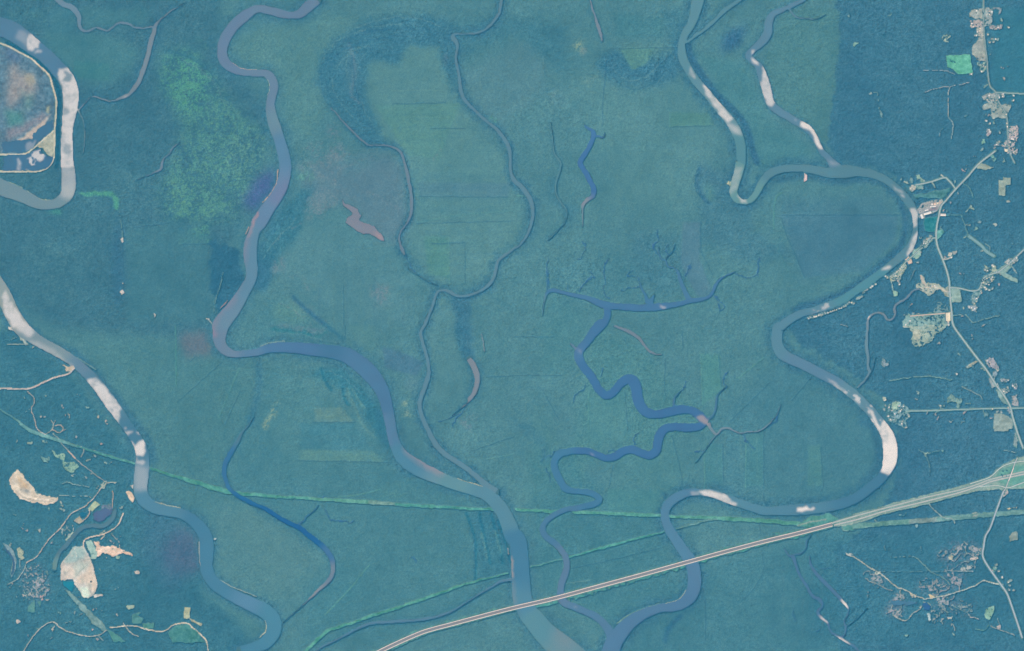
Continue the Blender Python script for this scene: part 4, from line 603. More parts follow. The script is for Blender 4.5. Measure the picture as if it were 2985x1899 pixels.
# farms, yards and settlements in the east
CLR = (156, 176, 170)
for nm, s, c, j, t in (
    ('yard', '03 1895,120 1940,95 1980,80 2028,85 2028,180 1960,188 1905,165', (156, 168, 165), 2, -.75), ('yard', '03 2038,70 2110,90 2108,200 2090,240 2040,240', (152, 168, 170), 2, -.35), ('yard', '03 1902,198 2028,195 2028,255 1985,260 1960,255 1905,270', (172, 168, 168), 2, -.9),
    ('yard', '03 2085,240 2205,238 2200,275 2120,282 2085,270', (164, 160, 168), 1.5, -.7), ('yard', '03 1960,255 2030,250 2032,350 1990,370 1955,300', (168, 172, 168), 2, -.6), ('yard', '03 2110,75 2200,80 2190,130 2170,140 2175,95 2110,90', (140, 155, 165), 1, -.6),
    ('field', '03 1975,375 2030,360 2055,470 2062,578 1990,570 1960,540 1920,510 1930,430', (156, 168, 166), 1, None), ('yard', '03 1970,585 2060,580 2050,660 2015,690 1985,650', (142, 172, 165), 2, -.2), ('field', '03 1680,525 1900,512 1915,600 1930,690 1790,697 1740,650 1690,625', (100, 178, 158), 1, None),
    ('yard', '03 1650,325 1715,318 1715,350 1690,370 1700,405 1650,390 1640,350', (170, 192, 180), 2, -.5), ('yard', '03 1915,690 1935,690 1935,715 1900,712', (165, 175, 160), 1, -.5),
    ('yard', '03 2012,900 2060,880 2140,870 2205,880 2222,915 2170,920 2130,955 2060,955 2020,925', (160, 168, 168), 2, -.25), ('field', '03 2080,960 2150,955 2190,990 2280,985 2290,1010 2250,1070 2245,1105 2110,1110 2105,1010 2030,1030 2015,1000', (150, 166, 164), 2, -.95), ('yard', '03 2030,1070 2080,1080 2050,1110', (125, 150, 162), 3, .1),
    ('yard', '03 2270,1180 2345,1165 2345,1450 2230,1430 2205,1400 2200,1340 2260,1300', (188, 178, 180), 3, -.2), ('yard', '03 2055,1210 2090,1215 2080,1270 2055,1275', (170, 165, 175), 2, -.2), ('field', '03 2015,1300 2040,1300 2050,1350 2015,1362', (135, 185, 170), 2, -.7), ('yard', '03 2125,1340 2200,1320 2200,1370 2130,1365', (150, 155, 165), 3, 0),
    ('field', '13 2170,168 2212,163 2215,135 2282,140 2284,206 2236,210 2232,316 2172,303', (156, 176, 168), .5, None), ('field', '13 1992,8 2050,15 2118,48 2040,70 1965,52', (160, 176, 166), 1, None), ('field', '03 2090,1450 2110,1440 2150,1500 2130,1525', (120, 170, 165), 2, -.7),
    ('yard', '13 1440,385 1500,365 1640,342 1655,385 1600,445 1560,470 1470,480 1470,525 1450,525 1420,470 1405,450', (160, 168, 172), 1, -.75), ('field', '13 1480,520 1605,500 1592,640 1485,645 1470,560', (52, 134, 146), 1, None), ('field', '13 1380,300 1550,275 1720,240 1690,300 1640,340 1560,330 1400,330', (84, 142, 150), 2, None),
    ('yard', '13 1330,240 1370,215 1400,215 1400,245 1360,265', (176, 180, 172), 2, -.5), ('yard', '13 1400,110 1430,110 1480,165 1460,185 1430,170', (140, 175, 165), 2, -.3), ('yard', '13 1400,215 1460,225 1450,250 1410,245', (125, 165, 165), 2, -.3), ('yard', '13 1340,130 1370,140 1370,200 1330,200', (110, 150, 158), 3, .1),
    ('field', '13 1592,638 1642,625 1660,655 1605,720 1590,700', (104, 168, 165), .5, None), ('yard', '13 1440,770 1540,690 1580,690 1560,720 1480,800 1440,810', (150, 172, 168), 2, -.3), ('yard', '13 1380,810 1430,790 1450,870 1400,900 1350,880', (145, 180, 170), 2, -.75), ('yard', '13 1300,905 1330,880 1365,930 1330,950', (222, 196, 180), 1.5, None),
    ('yard', '13 1150,1070 1220,1010 1290,940 1310,970 1280,1040 1230,1100 1160,1110', (168, 182, 168), 2, -.35), ('yard', '13 1210,1090 1250,1130 1240,1150', (185, 175, 175), 2, -.4), ('field', '13 1185,1195 1230,1215 1220,1255 1190,1250', (150, 188, 172), 1, None), ('yard', '13 1150,1080 1175,1090 1165,1120', (190, 192, 160), 1, -.5),
    ('yard', '13 1430,1045 1465,1065 1490,1130 1560,1130 1640,1160 1690,1195 1680,1210 1600,1190 1560,1230 1500,1245 1450,1210 1410,1180 1400,1150 1440,1130', (166, 178, 168), 2, -.75), ('field', '13 1650,1195 1700,1145 1712,1262 1670,1245', (162, 176, 168), 1, None), ('field', '13 1720,1180 1805,1178 1828,1306 1735,1306', (140, 170, 165), .5, None),
    ('yard', '13 2040,965 2110,950 2140,970 2150,1020 2110,1040 2060,1010', (160, 178, 165), 3, -.1), ('yard', '13 2030,1050 2110,1030 2140,1070 2100,1120 2040,1150 1990,1170', (165, 182, 170), 3, .05), ('field', '13 2150,1010 2240,950 2290,975 2240,1035 2345,1092 2345,1125 2230,1078', (134, 168, 165), 1, None), ('yard', '13 2220,935 2345,865 2345,910 2260,955', (160, 170, 172), 2, -.2),
    ('yard', '13 1910,1260 2000,1190 2010,1230 1960,1310 1910,1300', (120, 158, 165), 3, .05), ('yard', '13 1885,1340 1960,1340 1975,1390 1900,1370', (140, 160, 172), 3, -.1), ('yard', '13 1710,840 1740,845 1730,880 1700,870', (210, 205, 190), 1.5, None), ('yard', '13 1735,830 1780,820 1775,850 1745,860', (150, 160, 160), 1.5, -.5),
    ('yard', '13 1270,1525 1300,1440 1340,1440 1480,1410 1550,1420 1670,1415 1720,1480 1700,1525', (128, 165, 165), 3, -.35), ('yard', '13 1560,1390 1620,1300 1700,1370 1700,1410 1600,1420', (120, 155, 165), 4, -.1), ('yard', '13 1340,1430 1480,1400 1520,1415 1480,1432 1350,1442', (190, 178, 165), 2, -.4), ('yard', '13 1685,1480 1710,1482 1700,1520 1685,1510', (205, 185, 170), 1, -.5),
    ('yard', '23 1265,-5 1330,-5 1345,15 1290,20', (175, 185, 175), 2, -.4), ('yard', '23 1340,-5 1700,-5 1640,40 1570,90 1555,150 1450,195 1380,190 1345,150 1370,70', (152, 174, 166), 3, -.45), ('field', '23 1375,30 1440,40 1450,120 1400,140 1370,90', (170, 178, 165), 3, -.8),
    ('yard', '13 2115,575 2135,565 2158,580 2140,600', (175, 188, 185), 1, None), ('yard', '13 1895,420 1915,400 1940,430 1900,440', (150, 175, 165), 2, -.3), ('yard', '13 1960,545 2010,550 1990,570 1960,565', (120, 150, 160), 3, 0), ('yard', '13 2240,350 2275,345 2275,370 2245,370', (150, 165, 165), 2, -.2), ('yard', '13 1600,470 1610,480 1600,490', (180, 180, 180), 1, None),
    ('field', '23 2128,820 2200,826 2260,850 2300,882 2300,960 2268,966 2258,990 2124,988', (142, 164, 162), .5, None), ('field', '23 1680,680 1730,650 1770,680 1825,685 1838,710 1800,775 1780,760 1785,725 1730,705 1690,725', (128, 164, 162), 2, -.6), ('yard', '23 1615,745 1660,740 1650,780 1620,780', (125, 160, 165), 2, -.2),
    ('field', '23 2075,490 2110,490 2145,570 2110,582', (148, 165, 170), 1, None), ('field', '23 2145,598 2170,600 2250,735 2220,735 2170,670', (130, 164, 165), 1, None), ('yard', '23 2050,330 2090,302 2120,310 2170,395 2160,425 2135,400 2085,390 2060,360', (166, 168, 178), 2, -.7), ('yard', '23 2125,420 2160,430 2140,500 2110,490', (130, 155, 170), 2, -.2),
    ('yard', '23 2180,505 2265,505 2260,540 2190,530', (150, 160, 172), 2, .05), ('yard', '23 2190,590 2260,575 2265,630 2200,635', (165, 175, 175), 2, -.2), ('yard', '23 2290,555 2345,550 2345,600 2310,595', (158, 165, 180), 2, -.2), ('yard', '23 2295,660 2345,650 2345,760 2290,745', (158, 165, 172), 2, -.6), ('yard', '23 2320,1010 2345,1000 2345,1140 2310,1120', (140, 165, 170), 2, -.6),
    ('yard', '23 2245,770 2290,770 2300,830 2260,820', (140, 150, 172), 2, .1), ('yard', '23 2020,800 2080,790 2090,850 2030,850', (110, 150, 160), 3, .15),
    ('yard', '23 1140,740 1240,720 1310,770 1330,850 1300,960 1220,930 1130,880', (120, 158, 168), 4, .12), ('yard', '23 1150,740 1240,730 1230,790 1160,800', (150, 182, 165), 4, .1), ('yard', '23 1075,665 1110,665 1120,705 1085,695', (180, 192, 178), 1.5, None), ('yard', '23 1080,320 1140,320 1145,370 1085,385', (125, 148, 160), 4, .3),
    ('yard', '23 1870,370 1910,350 1960,330 1980,335 1890,390', (165, 172, 160), 1.5, -.5), ('clearing', '23 1465,1190 1510,1185 1520,1205 1480,1225', (150, 180, 172), 1.5, -.6), ('clearing', '23 1630,1160 1660,1165 1650,1185', (120, 165, 165), 1, None), ('clearing', '23 2310,1130 2345,1110 2345,1145', (120, 160, 160), 1, None),
    ('clearing', '33 1580,590 1680,575 1690,620 1640,640 1590,635', (138, 150, 162), 3, 0.13), ('clearing', '33 1720,590 1800,540 1860,490 1900,540 2010,560 2020,640 1940,640 1900,570 1820,580 1740,640', (148, 156, 165), 3, 0.13), ('clearing', '33 1700,640 1740,620 1740,665 1715,668', (190, 185, 160), 1.5, None), ('clearing', '33 1900,650 1985,635 1980,660 1920,690', (205, 195, 190), 2, -.5),
    ('clearing', '33 1800,740 1900,720 1940,690 1920,740 1860,800', (160, 170, 172), 3, .1), ('clearing', '33 1410,880 1480,840 1600,840 1620,900 1560,960 1460,960', (140, 146, 160), 3, 0.23), ('clearing', '33 960,800 1080,800 1090,900 1000,900', (132, 146, 158), 3, 0.28), ('clearing', '33 1650,770 1700,760 1830,850 1810,910 1720,880', (142, 148, 162), 3, 0.18),
    ('clearing', '33 1590,1030 1720,1010 1690,1130 1600,1120', (145, 154, 165), 3, 0.23), ('clearing', '33 1130,1130 1250,1130 1270,1210 1200,1205', (142, 150, 162), 3, 0.18), ('clearing', '33 1180,1000 1280,1000 1300,1050 1200,1050', (134, 146, 158), 3, 0.33), ('clearing', '33 1540,1140 1680,1160 1640,1270 1550,1250', (148, 160, 166), 3, 0.18), ('clearing', '33 1700,1100 1930,1060 1910,1190 1850,1170 1760,1210', (122, 146, 158), 3, 0.58),
    ('clearing', '33 1340,985 1400,985 1420,1015 1360,1020', (200, 190, 170), 2, -.3), ('clearing', '33 1520,990 1560,1000 1580,1030 1520,1028', (215, 200, 170), 2, None), ('clearing', '33 1010,790 1060,770 1085,800 1030,815', (180, 188, 178), 2, -.3), ('clearing', '33 1690,1205 1740,1200 1730,1222 1700,1220', (210, 215, 210), 1, None), ('clearing', '33 1500,1170 1525,1165 1535,1240 1515,1250', (175, 200, 205), 1, None),  # the last, blue-white sliver paints a water glint as open ground
    ('clearing', '33 735,600 790,600 820,625 750,620', (165, 180, 185), 2, -.2), ('field', '33 2060,1120 2130,1098 2120,1170 2085,1232 2050,1215 2038,1180', (138, 182, 168), 1, None), ('field', '33 2270,450 2300,412 2345,405 2345,482 2280,492', (146, 166, 162), 1, None), ('field', '33 2110,740 2150,725 2170,760 2120,790', (115, 165, 165), 2, -.3), ('clearing', '33 2155,1290 2180,1270 2195,1310 2165,1320', (175, 170, 170), 1.5, None),
    ('clearing', '33 1390,350 1415,340 1415,365 1395,370', (135, 172, 180), 1, None), ('clearing', '33 1925,225 1960,215 1975,250 1940,275', (150, 168, 165), 2, -.3), ('clearing', '33 2245,180 2345,172 2345,190 2260,195', (205, 195, 165), 1, -.5), ('clearing', '33 1295,1370 1325,1372 1320,1388 1298,1385', (140, 182, 175), 1, None), ('clearing', '33 1735,1350 1760,1380 1745,1375', (140, 175, 178), 1, None), ('yard', '33 2205,40 2250,20 2275,40 2240,65 2220,85', (190, 180, 178), 2, -.5),
    ('clearing', '03 805,420 850,395 862,408 820,430', (120, 165, 158), 2, -.5), ('clearing', '03 755,150 775,145 775,170', (125, 165, 165), 1, None), ('clearing', '03 950,885 980,870 985,890', (165, 182, 178), 2, None), ('clearing', '03 1065,1040 1080,1060 1085,1130 1075,1100', (130, 165, 168), 2, None), ('clearing', '03 2085,355 2180,370 2170,385 2090,380', (120, 165, 172), 2, .1), ('clearing', '03 1840,1085 1880,1075 1875,1090', (120, 160, 165), 1, None), ('clearing', '03 1130,150 1165,135 1160,150', (120, 160, 165), 1, None)):
    clear(nm, s, c, j, 9, t)
for s, c in (('13 1490,420 1560,400 1640,355 1640,380', (200, 185, 178)), ('13 1470,465 1560,420 1600,410 1580,440', (130, 120, 140)), ('13 1520,400 1640,360 1640,375', (215, 190, 170))):
    tone(s, c, 1, 2, .8)
for s, c, w in (('13 1420,1190 1500,1165 1560,1160 1640,1185 1710,1215', (215, 200, 185), 9), ('13 1440,1060 1460,1110 1490,1150', (205, 180, 175), 12), ('03 1930,500 2040,490', (165, 185, 172), 6), ('23 1430,60 1460,80 1540,60', (200, 205, 190), 6)):
    tone(s, c, 1, 1, .8, True, w)
clear('lagoon_bank', '30 30,515 80,530 130,590 155,680 145,760 110,840 100,800 120,700 100,610 60,560', (130, 160, 170), .5, over=False)
# tracks and lanes through the eastern woods
for s, c, w in (('03 1430,665 1600,662 1690,670 1760,700', (150, 165, 185), 6), ('03 1480,865 1640,820 1715,815 1890,780', (175, 175, 185), 6), ('03 1712,820 1698,900 1700,1050 1695,1100', (180, 178, 172), 7), ('03 1700,1095 1740,1150 1740,1220 1728,1300', (150, 172, 182), 7), ('03 1665,1190 1625,1230 1620,1280', (120, 150, 168), 5), ('03 980,875 1040,880 1050,1000 1080,1130', (110, 155, 160), 4),
                ('13 1690,155 1635,115', (190, 185, 165), 10), ('13 1545,180 1580,235', (165, 185, 175), 12), ('13 1865,460 1915,405', (165, 190, 180), 9), ('13 1740,1430 1860,1425 1920,1490 1970,1490 2060,1460 2180,1430', (130, 168, 168), 6), ('13 2290,970 2345,1040', (150, 172, 175), 10), ('13 1165,1100 1180,1190', (150, 178, 178), 8), ('13 1840,200 1900,240 1930,330', (85, 145, 155), 6),
                ('13 2050,760 2090,790 2080,830', (140, 172, 175), 7), ('13 1340,1110 1390,1000', (110, 140, 165), 6), ('13 1820,490 1850,580 1890,680', (92, 148, 160), 6), ('13 1675,490 1820,495', (85, 150, 160), 6), ('23 1150,518 1350,485 1560,478 1700,505 1740,498', (122, 165, 160), 7), ('23 1830,575 1900,605 1990,650 2020,690', (130, 158, 168), 9), ('23 1420,1160 1480,1200 1520,1300 1520,1400', (95, 145, 162), 6), ('23 1510,1200 1640,1165', (100, 150, 162), 5),
                ('23 1580,820 1660,780', (110, 155, 162), 6), ('23 2220,1165 2345,1195', (135, 168, 175), 6), ('33 740,605 860,670 960,740 1060,795 1140,860 1210,920 1310,960 1390,1005 1470,1035', (190, 190, 180), 10), ('33 1470,1035 1580,1020 1700,995 1850,945 1950,910 2015,870 2100,880 2190,905', (190, 195, 185), 10), ('33 1160,650 1340,640 1410,660 1500,750 1570,800 1640,830 1720,900', (125, 165, 168), 6),
                ('33 1660,785 1700,770 1800,775 1930,778', (150, 165, 175), 8), ('33 1690,770 1700,660 1690,590', (105, 140, 165), 5), ('33 1180,1190 1270,1235 1320,1230 1360,1180 1440,1130', (195, 190, 180), 9), ('33 1955,1320 2030,1330 2080,1285', (100, 165, 160), 6), ('33 2100,1290 2200,1330 2320,1375', (160, 165, 170), 7), ('33 2155,1200 2175,1280', (130, 155, 165), 5), ('33 1520,150 1560,200 1650,270 1740,290 1760,330', (160, 175, 175), 8),
                ('33 1000,290 1045,325', (130, 165, 165), 6), ('33 700,395 830,390', (120, 165, 165), 5), ('33 1240,250 1290,255 1305,225', (120, 165, 165), 5), ('33 1080,780 1680,779', (84, 138, 158), 4), ('33 1000,880 1100,930 1180,960', (165, 165, 170), 7), ('33 1740,1100 1870,1160 1900,1100', (110, 145, 162), 5), ('33 1100,530 1110,580', (105, 155, 168), 5), ('33 1445,550 1455,600', (110, 158, 172), 5), ('33 2190,905 2210,900', (150, 175, 180), 8)):
    lane('dirt_track', s, c, w, .9, 12, grow=-.25)

# the brush-cut tracks of the logged ground in the south-east
rt = np.random.default_rng(41)
for k in range(44):
    bx = ((1780, 600, 190, 90), (1560, 890, 150, 80), (1780, 840, 130, 80), (1640, 1130, 110, 120), (1210, 1110, 110, 110), (1020, 850, 90, 70), (1820, 1140, 110, 70))[k % 7]
    x, y = bx[0] + rt.uniform(-1, 1) * bx[2], bx[1] + rt.uniform(-1, 1) * bx[3]; a = rt.uniform(0, 6.28); s = '33'
    for j in range(5):
        s += ' %.0f,%.0f' % (x, y); a += rt.uniform(-.8, .8); x += 26 * math.cos(a); y += 26 * math.sin(a)
    lane('dirt_track', s, (rt.uniform(140, 176), rt.uniform(148, 164), 164), 5.5, 1.2, 10, thr=-.35, fid=feat('dirt_track') if k == 0 else FEAT.index('dirt_track', len(FEAT) - 1))

# ---------------------------------------------------------------- roads (surfaces built as ribbons further down)
PALE = (168, 186, 190)
ROADS = [('asphalt_road', 13, PALE, '13 2140,-110 1985,10 1880,130 1765,250 1680,350 1630,410 1610,500 1590,600 1585,700 1600,790 1640,890 1680,1000 1705,1100 1712,1180 1718,1280 1730,1400 1745,1520 23 1830,120 1920,240 1990,330 2060,420 2150,560 2210,640 2275,750 2300,850 2345,1000 2400,1150'),
         ('asphalt_road', 9, (150, 178, 182), '23 1290,800 1500,795 1800,785 2100,775 2440,770'),
         ('asphalt_road', 10, PALE, '13 1765,245 1725,190 1690,155 1660,140 1530,180 1390,210'),
         ('asphalt_road', 10, PALE, '13 1715,1170 1800,1175 1920,1200 1990,1180 2030,1080 2110,1040 2170,1020 2260,950 2345,872 2420,800'),
         ('asphalt_road', 9, (160, 180, 180), '13 1585,705 1550,710 1490,780 1440,805 1380,860 1300,930 1230,1010 1150,1070'),
         ('gravel_road', 10, (205, 188, 178), '13 1340,1436 1480,1424 1600,1415 1720,1402'),
         ('gravel_road', 9, (190, 185, 180), '13 1645,905 1690,900 1735,878'),
         ('gravel_road', 20, (128, 168, 176), '13 1888,685 2000,770 2060,835 2130,877'),
         ('asphalt_road', 7, (150, 165, 172), '03 2030,-40 2030,250 2040,400 2060,560 2070,700 2090,810 2140,865 2160,940 2240,1080 2255,1250 2262,1400 2320,1530'),
         ('asphalt_road', 8, (150, 175, 178), '03 2140,867 2345,878 2420,880'),
         ('asphalt_road', 13, (172, 186, 198), '33 2215,28 2180,120 2130,260 2090,370 2045,450 2030,540 2022,640 2090,760 2190,900 2250,990 2290,1100 2345,1260 2390,1400'),
         ('highway', 15, (176, 188, 185), '33 610,328 650,312 900,240 1200,160 1500,82 1800,16 23 1960,1488 2100,1437 2345,1380 2440,1360'),
         ('highway', 15, (182, 190, 188), '33 630,345 870,285 1080,220 1250,178 1500,118 1800,40 23 1990,1500 2110,1455 2345,1402 2440,1382'),
         ('highway_ramp', 9, (190, 205, 200), '23 1900,1480 2050,1432 2110,1400 2160,1352 2210,1315 2280,1288 2345,1275 2440,1262'),
         ('highway_ramp', 9, (190, 205, 200), '23 1960,1510 2080,1500 2170,1498 2225,1512 2270,1515 2345,1488 2440,1455'),
         ('asphalt_road', 8, (190, 195, 198), '23 2345,1235 2320,1290 2305,1335'), ('asphalt_road', 8, (190, 190, 192), '23 2262,1450 2235,1520 33 2215,28')]
RD = []
for nm, w, c, s in ROADS:
    P = smooth(pts(s, w), 4); P[:, 2] = w / 3.2107; RD.append((nm, P, c))
    sl_, d = stroke_d(P, 5)
    open_('verge', sl_, d < 1.6, (104, 150, 152), None, 5, True)
BR = smooth(pts('31 850,1690 1000,1605 1150,1525 1280,1462 1350,1430 1450,1386 1560,1342 1680,1307 1800,1276 2100,1196 2395,1120 32 370,1030 800,914 1200,806 1640,684 2000,585 2360,491 33 300,419 612,337', 30), 4)
sl_, d = stroke_d(BR, 8)
open_('verge', sl_, d < 4.5, (86, 140, 142))

# ---------------------------------------------------------------- where the buildings and single trees stand (lot opened in the wood)
HOUSES = [  # (cluster phrase, shape of the row, places)
 ('in the long tree-lined row on the river bend', 'row', 'B 130,1272 165,1250 210,1240 250,1232 290,1225 350,1200 395,1190 430,1180 490,1152 550,1140 585,1130 620,1115 655,1100 700,1090 740,1078 800,1050 840,1038 900,1010 940,990 1000,948 1020,905 1070,925 1130,940 1200,842 1240,826 1290,800 1345,712 1385,655 1415,640 1490,590 1525,560 1600,520'),
 ('at the landing south-west of the riverside village', 'few', 'B 1852,372 1815,345'),
 ('in the two-row village above the river bend', 'cluster', 'B 1930,350 1990,320 2020,285 2060,250 2100,220 2130,185 2165,140 2200,100 2040,335 2100,340 2135,300 2155,250 2185,220 2205,180 2240,150 2060,400 2105,430 2130,400 2120,520'),
 ('in the lots between mill and riverside village', 'cluster', 'A 400,1270 420,1238 430,1200 462,1190 480,1165 505,1155 532,1145 545,1112 460,1240 500,1228 470,1265 520,1200'),
 ('in the riverside meadow north of the sandy landing', 'few', 'A 285,1375 372,1390 330,1420'),
 ('at the west end of the lane north of the mill', 'cluster', 'A 430,155 235,328 275,262 255,298 400,285 195,300'),
 ('on the short lane east of the main road', 'few', 'A 882,1425 900,1480 775,1500'),
 ('in the northern roadside hamlet', 'cluster', 'G 735,100 690,92 640,150 700,150 740,420 780,400 860,400 900,390 820,430 510,425 455,490 500,470 440,560 410,562 380,390 350,330 335,370 440,80 380,180 565,560'),
 ('in the woods east of the northern hamlet', 'few', 'G 662,540 735,628 812,632 850,642 695,695 765,692 1070,405'),
 ('by the south tip of the long northern field', 'cluster', 'G 570,1150 510,1130 610,1170 540,1260 340,1310'),
 ('in the village round the north-east junction', 'cluster', 'C 325,265 365,330 450,282 590,285 650,270 660,220 400,250 480,330 540,340 860,255 855,340'),
 ('along the woodland lots below the north-east field', 'cluster', 'C 350,720 720,600 730,770 740,830 420,770 380,990 415,925 400,890 600,940 300,480'),
 ('in the dense pale settlement on the east edge', 'cluster', 'C 815,870 872,930 850,990 785,1000 770,900 800,940 830,905 720,1110 700,1170 590,1110 560,1130 540,1160 790,1120 860,1230 750,1225 860,1300 910,1310 800,1330'),
 ('in the eastern village along the curving road', 'cluster', 'D 1695,520 1730,480 1760,440 1792,410 1832,390 1862,420 1882,390 1872,450 1840,462 1800,472 1780,502 1822,512 1760,560 1780,588 1832,600 1882,580 1700,560 1690,622 1702,650 1762,268 1802,280 1882,190 1902,212 1950,300 1990,310'),
 ('at the south tip of the eastern village', 'cluster', 'D 1652,720 1622,742 1600,762 1618,786 1590,730 1560,740 1562,800 1582,822 1500,880 1540,895 1590,910 1560,930 1620,890'),
 ('in the row running to the east edge', 'row', 'D 2130,160 2162,182 2190,140 2222,120 2250,98 2282,70 2292,110 2240,150 2202,172'),
 ('in the hamlet at the head of the creek', 'cluster', 'D 822,590 852,578 790,560 912,592 870,530 930,530 962,532 770,625 1160,630 1155,652'),
 ('in the wooded village on the lower east bank', 'cluster', 'E 582,865 650,985 680,1000 790,890 880,868 740,600 700,670 760,545 932,732 990,690 802,790 1072,590 1100,530 950,512 1282,870 1250,812 1060,1045 1040,1130 1190,1250 430,640 602,565 890,840 770,985 1020,640'),
 ('in the small glade above the lower bend', 'few', 'E 400,250 470,310'),
 ('in the pinkish yards beside the east road', 'cluster', 'F 1000,332 1012,382 1202,510 1180,490 1060,400 1130,560 1130,670 1200,812 1192,770 1272,700 1362,710 1392,700 1382,830 1370,922 1402,900 1312,900 1332,942'),
 ('by the crossroads on the east edge', 'cluster', 'F 1510,830 1480,800 1500,1042 1512,1112 1392,1210 1430,1282 1200,1282 1100,1230 1270,1290'),
 ('beside the woods north of the east-west lane', 'few', 'F 130,1170 440,580 640,440'),
 ('in the small group east of the southern road', 'cluster', '33 2140,742 2170,776 2112,770 2150,715 2282,865 2262,878 2275,910 2270,952 2310,952 2202,830'),
 ('among the logged patches west of the southern road', 'few', '33 1965,650 1922,670 1815,868 1440,1112 1725,650'),
 ('in the gravel yard south of the big warehouse', 'few', '13 1695,1500 1702,1518 1320,1500 1340,1480 1300,1515'),
]
HP = []
for ph, kind, s in HOUSES:
    P = pts(s); HP.append(P)
    for q in P:
        a = rng.uniform(0, 6.28, 2)
        lane_ = np.array([[q[0] - 1.4 * math.cos(a[0]), q[1] - 1.4 * math.sin(a[0]), 6.2, 0, 0, 0], [q[0] + 1.4 * math.cos(a[0]), q[1] + 1.4 * math.sin(a[0]), 5.2, 0, 0, 0]])
        sl_, d = stroke_d(lane_, 3, .8)
        open_('yard', sl_, (d < 0) & ~OPEN[sl_], (142, 166, 165), FEAT.index('yard') if 'yard' in FEAT else None, 8)
for s in ('A 490,720', 'A 393,775', 'A 473,667', 'A 755,748', '13 1695,1444'):
    q = pts(s)[0]
    sl_, d = stroke_d(np.array([[q[0] - 5, q[1], 9, 0, 0, 0], [q[0] + 5, q[1], 9, 0, 0, 0]]), 3)
    open_('yard', sl_, (d < 0) & ~OPEN[sl_], (135, 150, 160), None, 6)

# ---------------------------------------------------------------- meshes from the raster
def quads_mesh(name, vid, quads, xyz, rgb, alpha=None):
    used = np.zeros(xyz.shape[0], bool); used[quads.ravel()] = True
    remap = np.cumsum(used) - 1
    q = remap[quads].astype(np.int32); co = xyz[used].astype(np.float32)
    col = np.ones((co.shape[0], 4), np.float32); col[:, :3] = rgb[used]
    if alpha is not None: col[:, 3] = alpha[used]
    me = bpy.data.meshes.new(name)
    me.vertices.add(len(co)); me.vertices.foreach_set('co', co.ravel())
    me.loops.add(q.size); me.loops.foreach_set('vertex_index', q.ravel())
    me.polygons.add(len(q)); me.polygons.foreach_set('loop_start', np.arange(0, q.size, 4, dtype=np.int32))
    me.polygons.foreach_set('loop_total', np.full(len(q), 4, np.int32))
    me.update(calc_edges=True)
    at = me.color_attributes.new('tone', 'FLOAT_COLOR', 'POINT'); at.data.foreach_set('color', col.ravel())
    return me
def add(name, me, mat, kind=None, parent=None, **props):
    o = bpy.data.objects.new(name, me); COL.objects.link(o)
    if mat is not None and not me.materials: me.materials.append(mat)
    if parent is not None: o.parent = parent
    if kind: o['kind'] = kind
    for k, v in props.items(): o[k] = v
    return o
def base_mat(name, rough=.9, spec=.15):
    m = bpy.data.materials.new(name); m.use_nodes = True
    b = m.node_tree.nodes['Principled BSDF']
    b.inputs['Roughness'].default_value = rough; b.inputs['Specular IOR Level'].default_value = spec
    return m, m.node_tree, b
def mottled(name, scale, lo, hi, rough=.9, spec=.1):
    """tone attribute times a world-scale noise"""
    m, nt, b = base_mat(name, rough, spec)
    at = nt.nodes.new('ShaderNodeAttribute'); at.attribute_name = 'tone'
    tc = nt.nodes.new('ShaderNodeTexCoord'); no = nt.nodes.new('ShaderNodeTexNoise')
    no.inputs['Scale'].default_value = scale; no.inputs['Detail'].default_value = 4
    nt.links.new(tc.outputs['Object'], no.inputs['Vector'])
    mr = nt.nodes.new('ShaderNodeMapRange'); mr.inputs[1].default_value = .3; mr.inputs[2].default_value = .7; mr.inputs[3].default_value = lo; mr.inputs[4].default_value = hi
    nt.links.new(no.outputs[0], mr.inputs[0])
    vm = nt.nodes.new('ShaderNodeVectorMath'); vm.operation = 'SCALE'
    nt.links.new(at.outputs['Color'], vm.inputs[0]); nt.links.new(mr.outputs[0], vm.inputs['Scale'])
    nt.links.new(vm.outputs[0], b.inputs['Base Color'])
    return m
def plain(name, c, rough=.8, spec=.2, scale=.2, amt=.12):
    m, nt, b = base_mat(name, rough, spec)
    tc = nt.nodes.new('ShaderNodeTexCoord'); no = nt.nodes.new('ShaderNodeTexNoise'); no.inputs['Scale'].default_value = scale
    nt.links.new(tc.outputs['Object'], no.inputs['Vector'])
    mx = nt.nodes.new('ShaderNodeMix'); mx.data_type = 'RGBA'
    mx.inputs[6].default_value = (*[v * (1 - amt) for v in c], 1); mx.inputs[7].default_value = (*[min(.9, v * (1 + amt)) for v in c], 1)
    nt.links.new(no.outputs[0], mx.inputs[0]); nt.links.new(mx.outputs[2], b.inputs['Base Color'])
    return m

# the ground: one sheet under everything
m_ground = plain('ground_soil', (.030, .062, .058), 1, .05, .004, .3)
me = bpy.data.meshes.new('ground'); R_ = 30000
me.from_pydata([(-R_, -R_, -2), (R_, -R_, -2), (R_, R_, -2), (-R_, R_, -2)], [], [(0, 1, 2, 3)])
add('ground', me, m_ground, 'structure')

XX, YY = np.meshgrid(gx, gy)
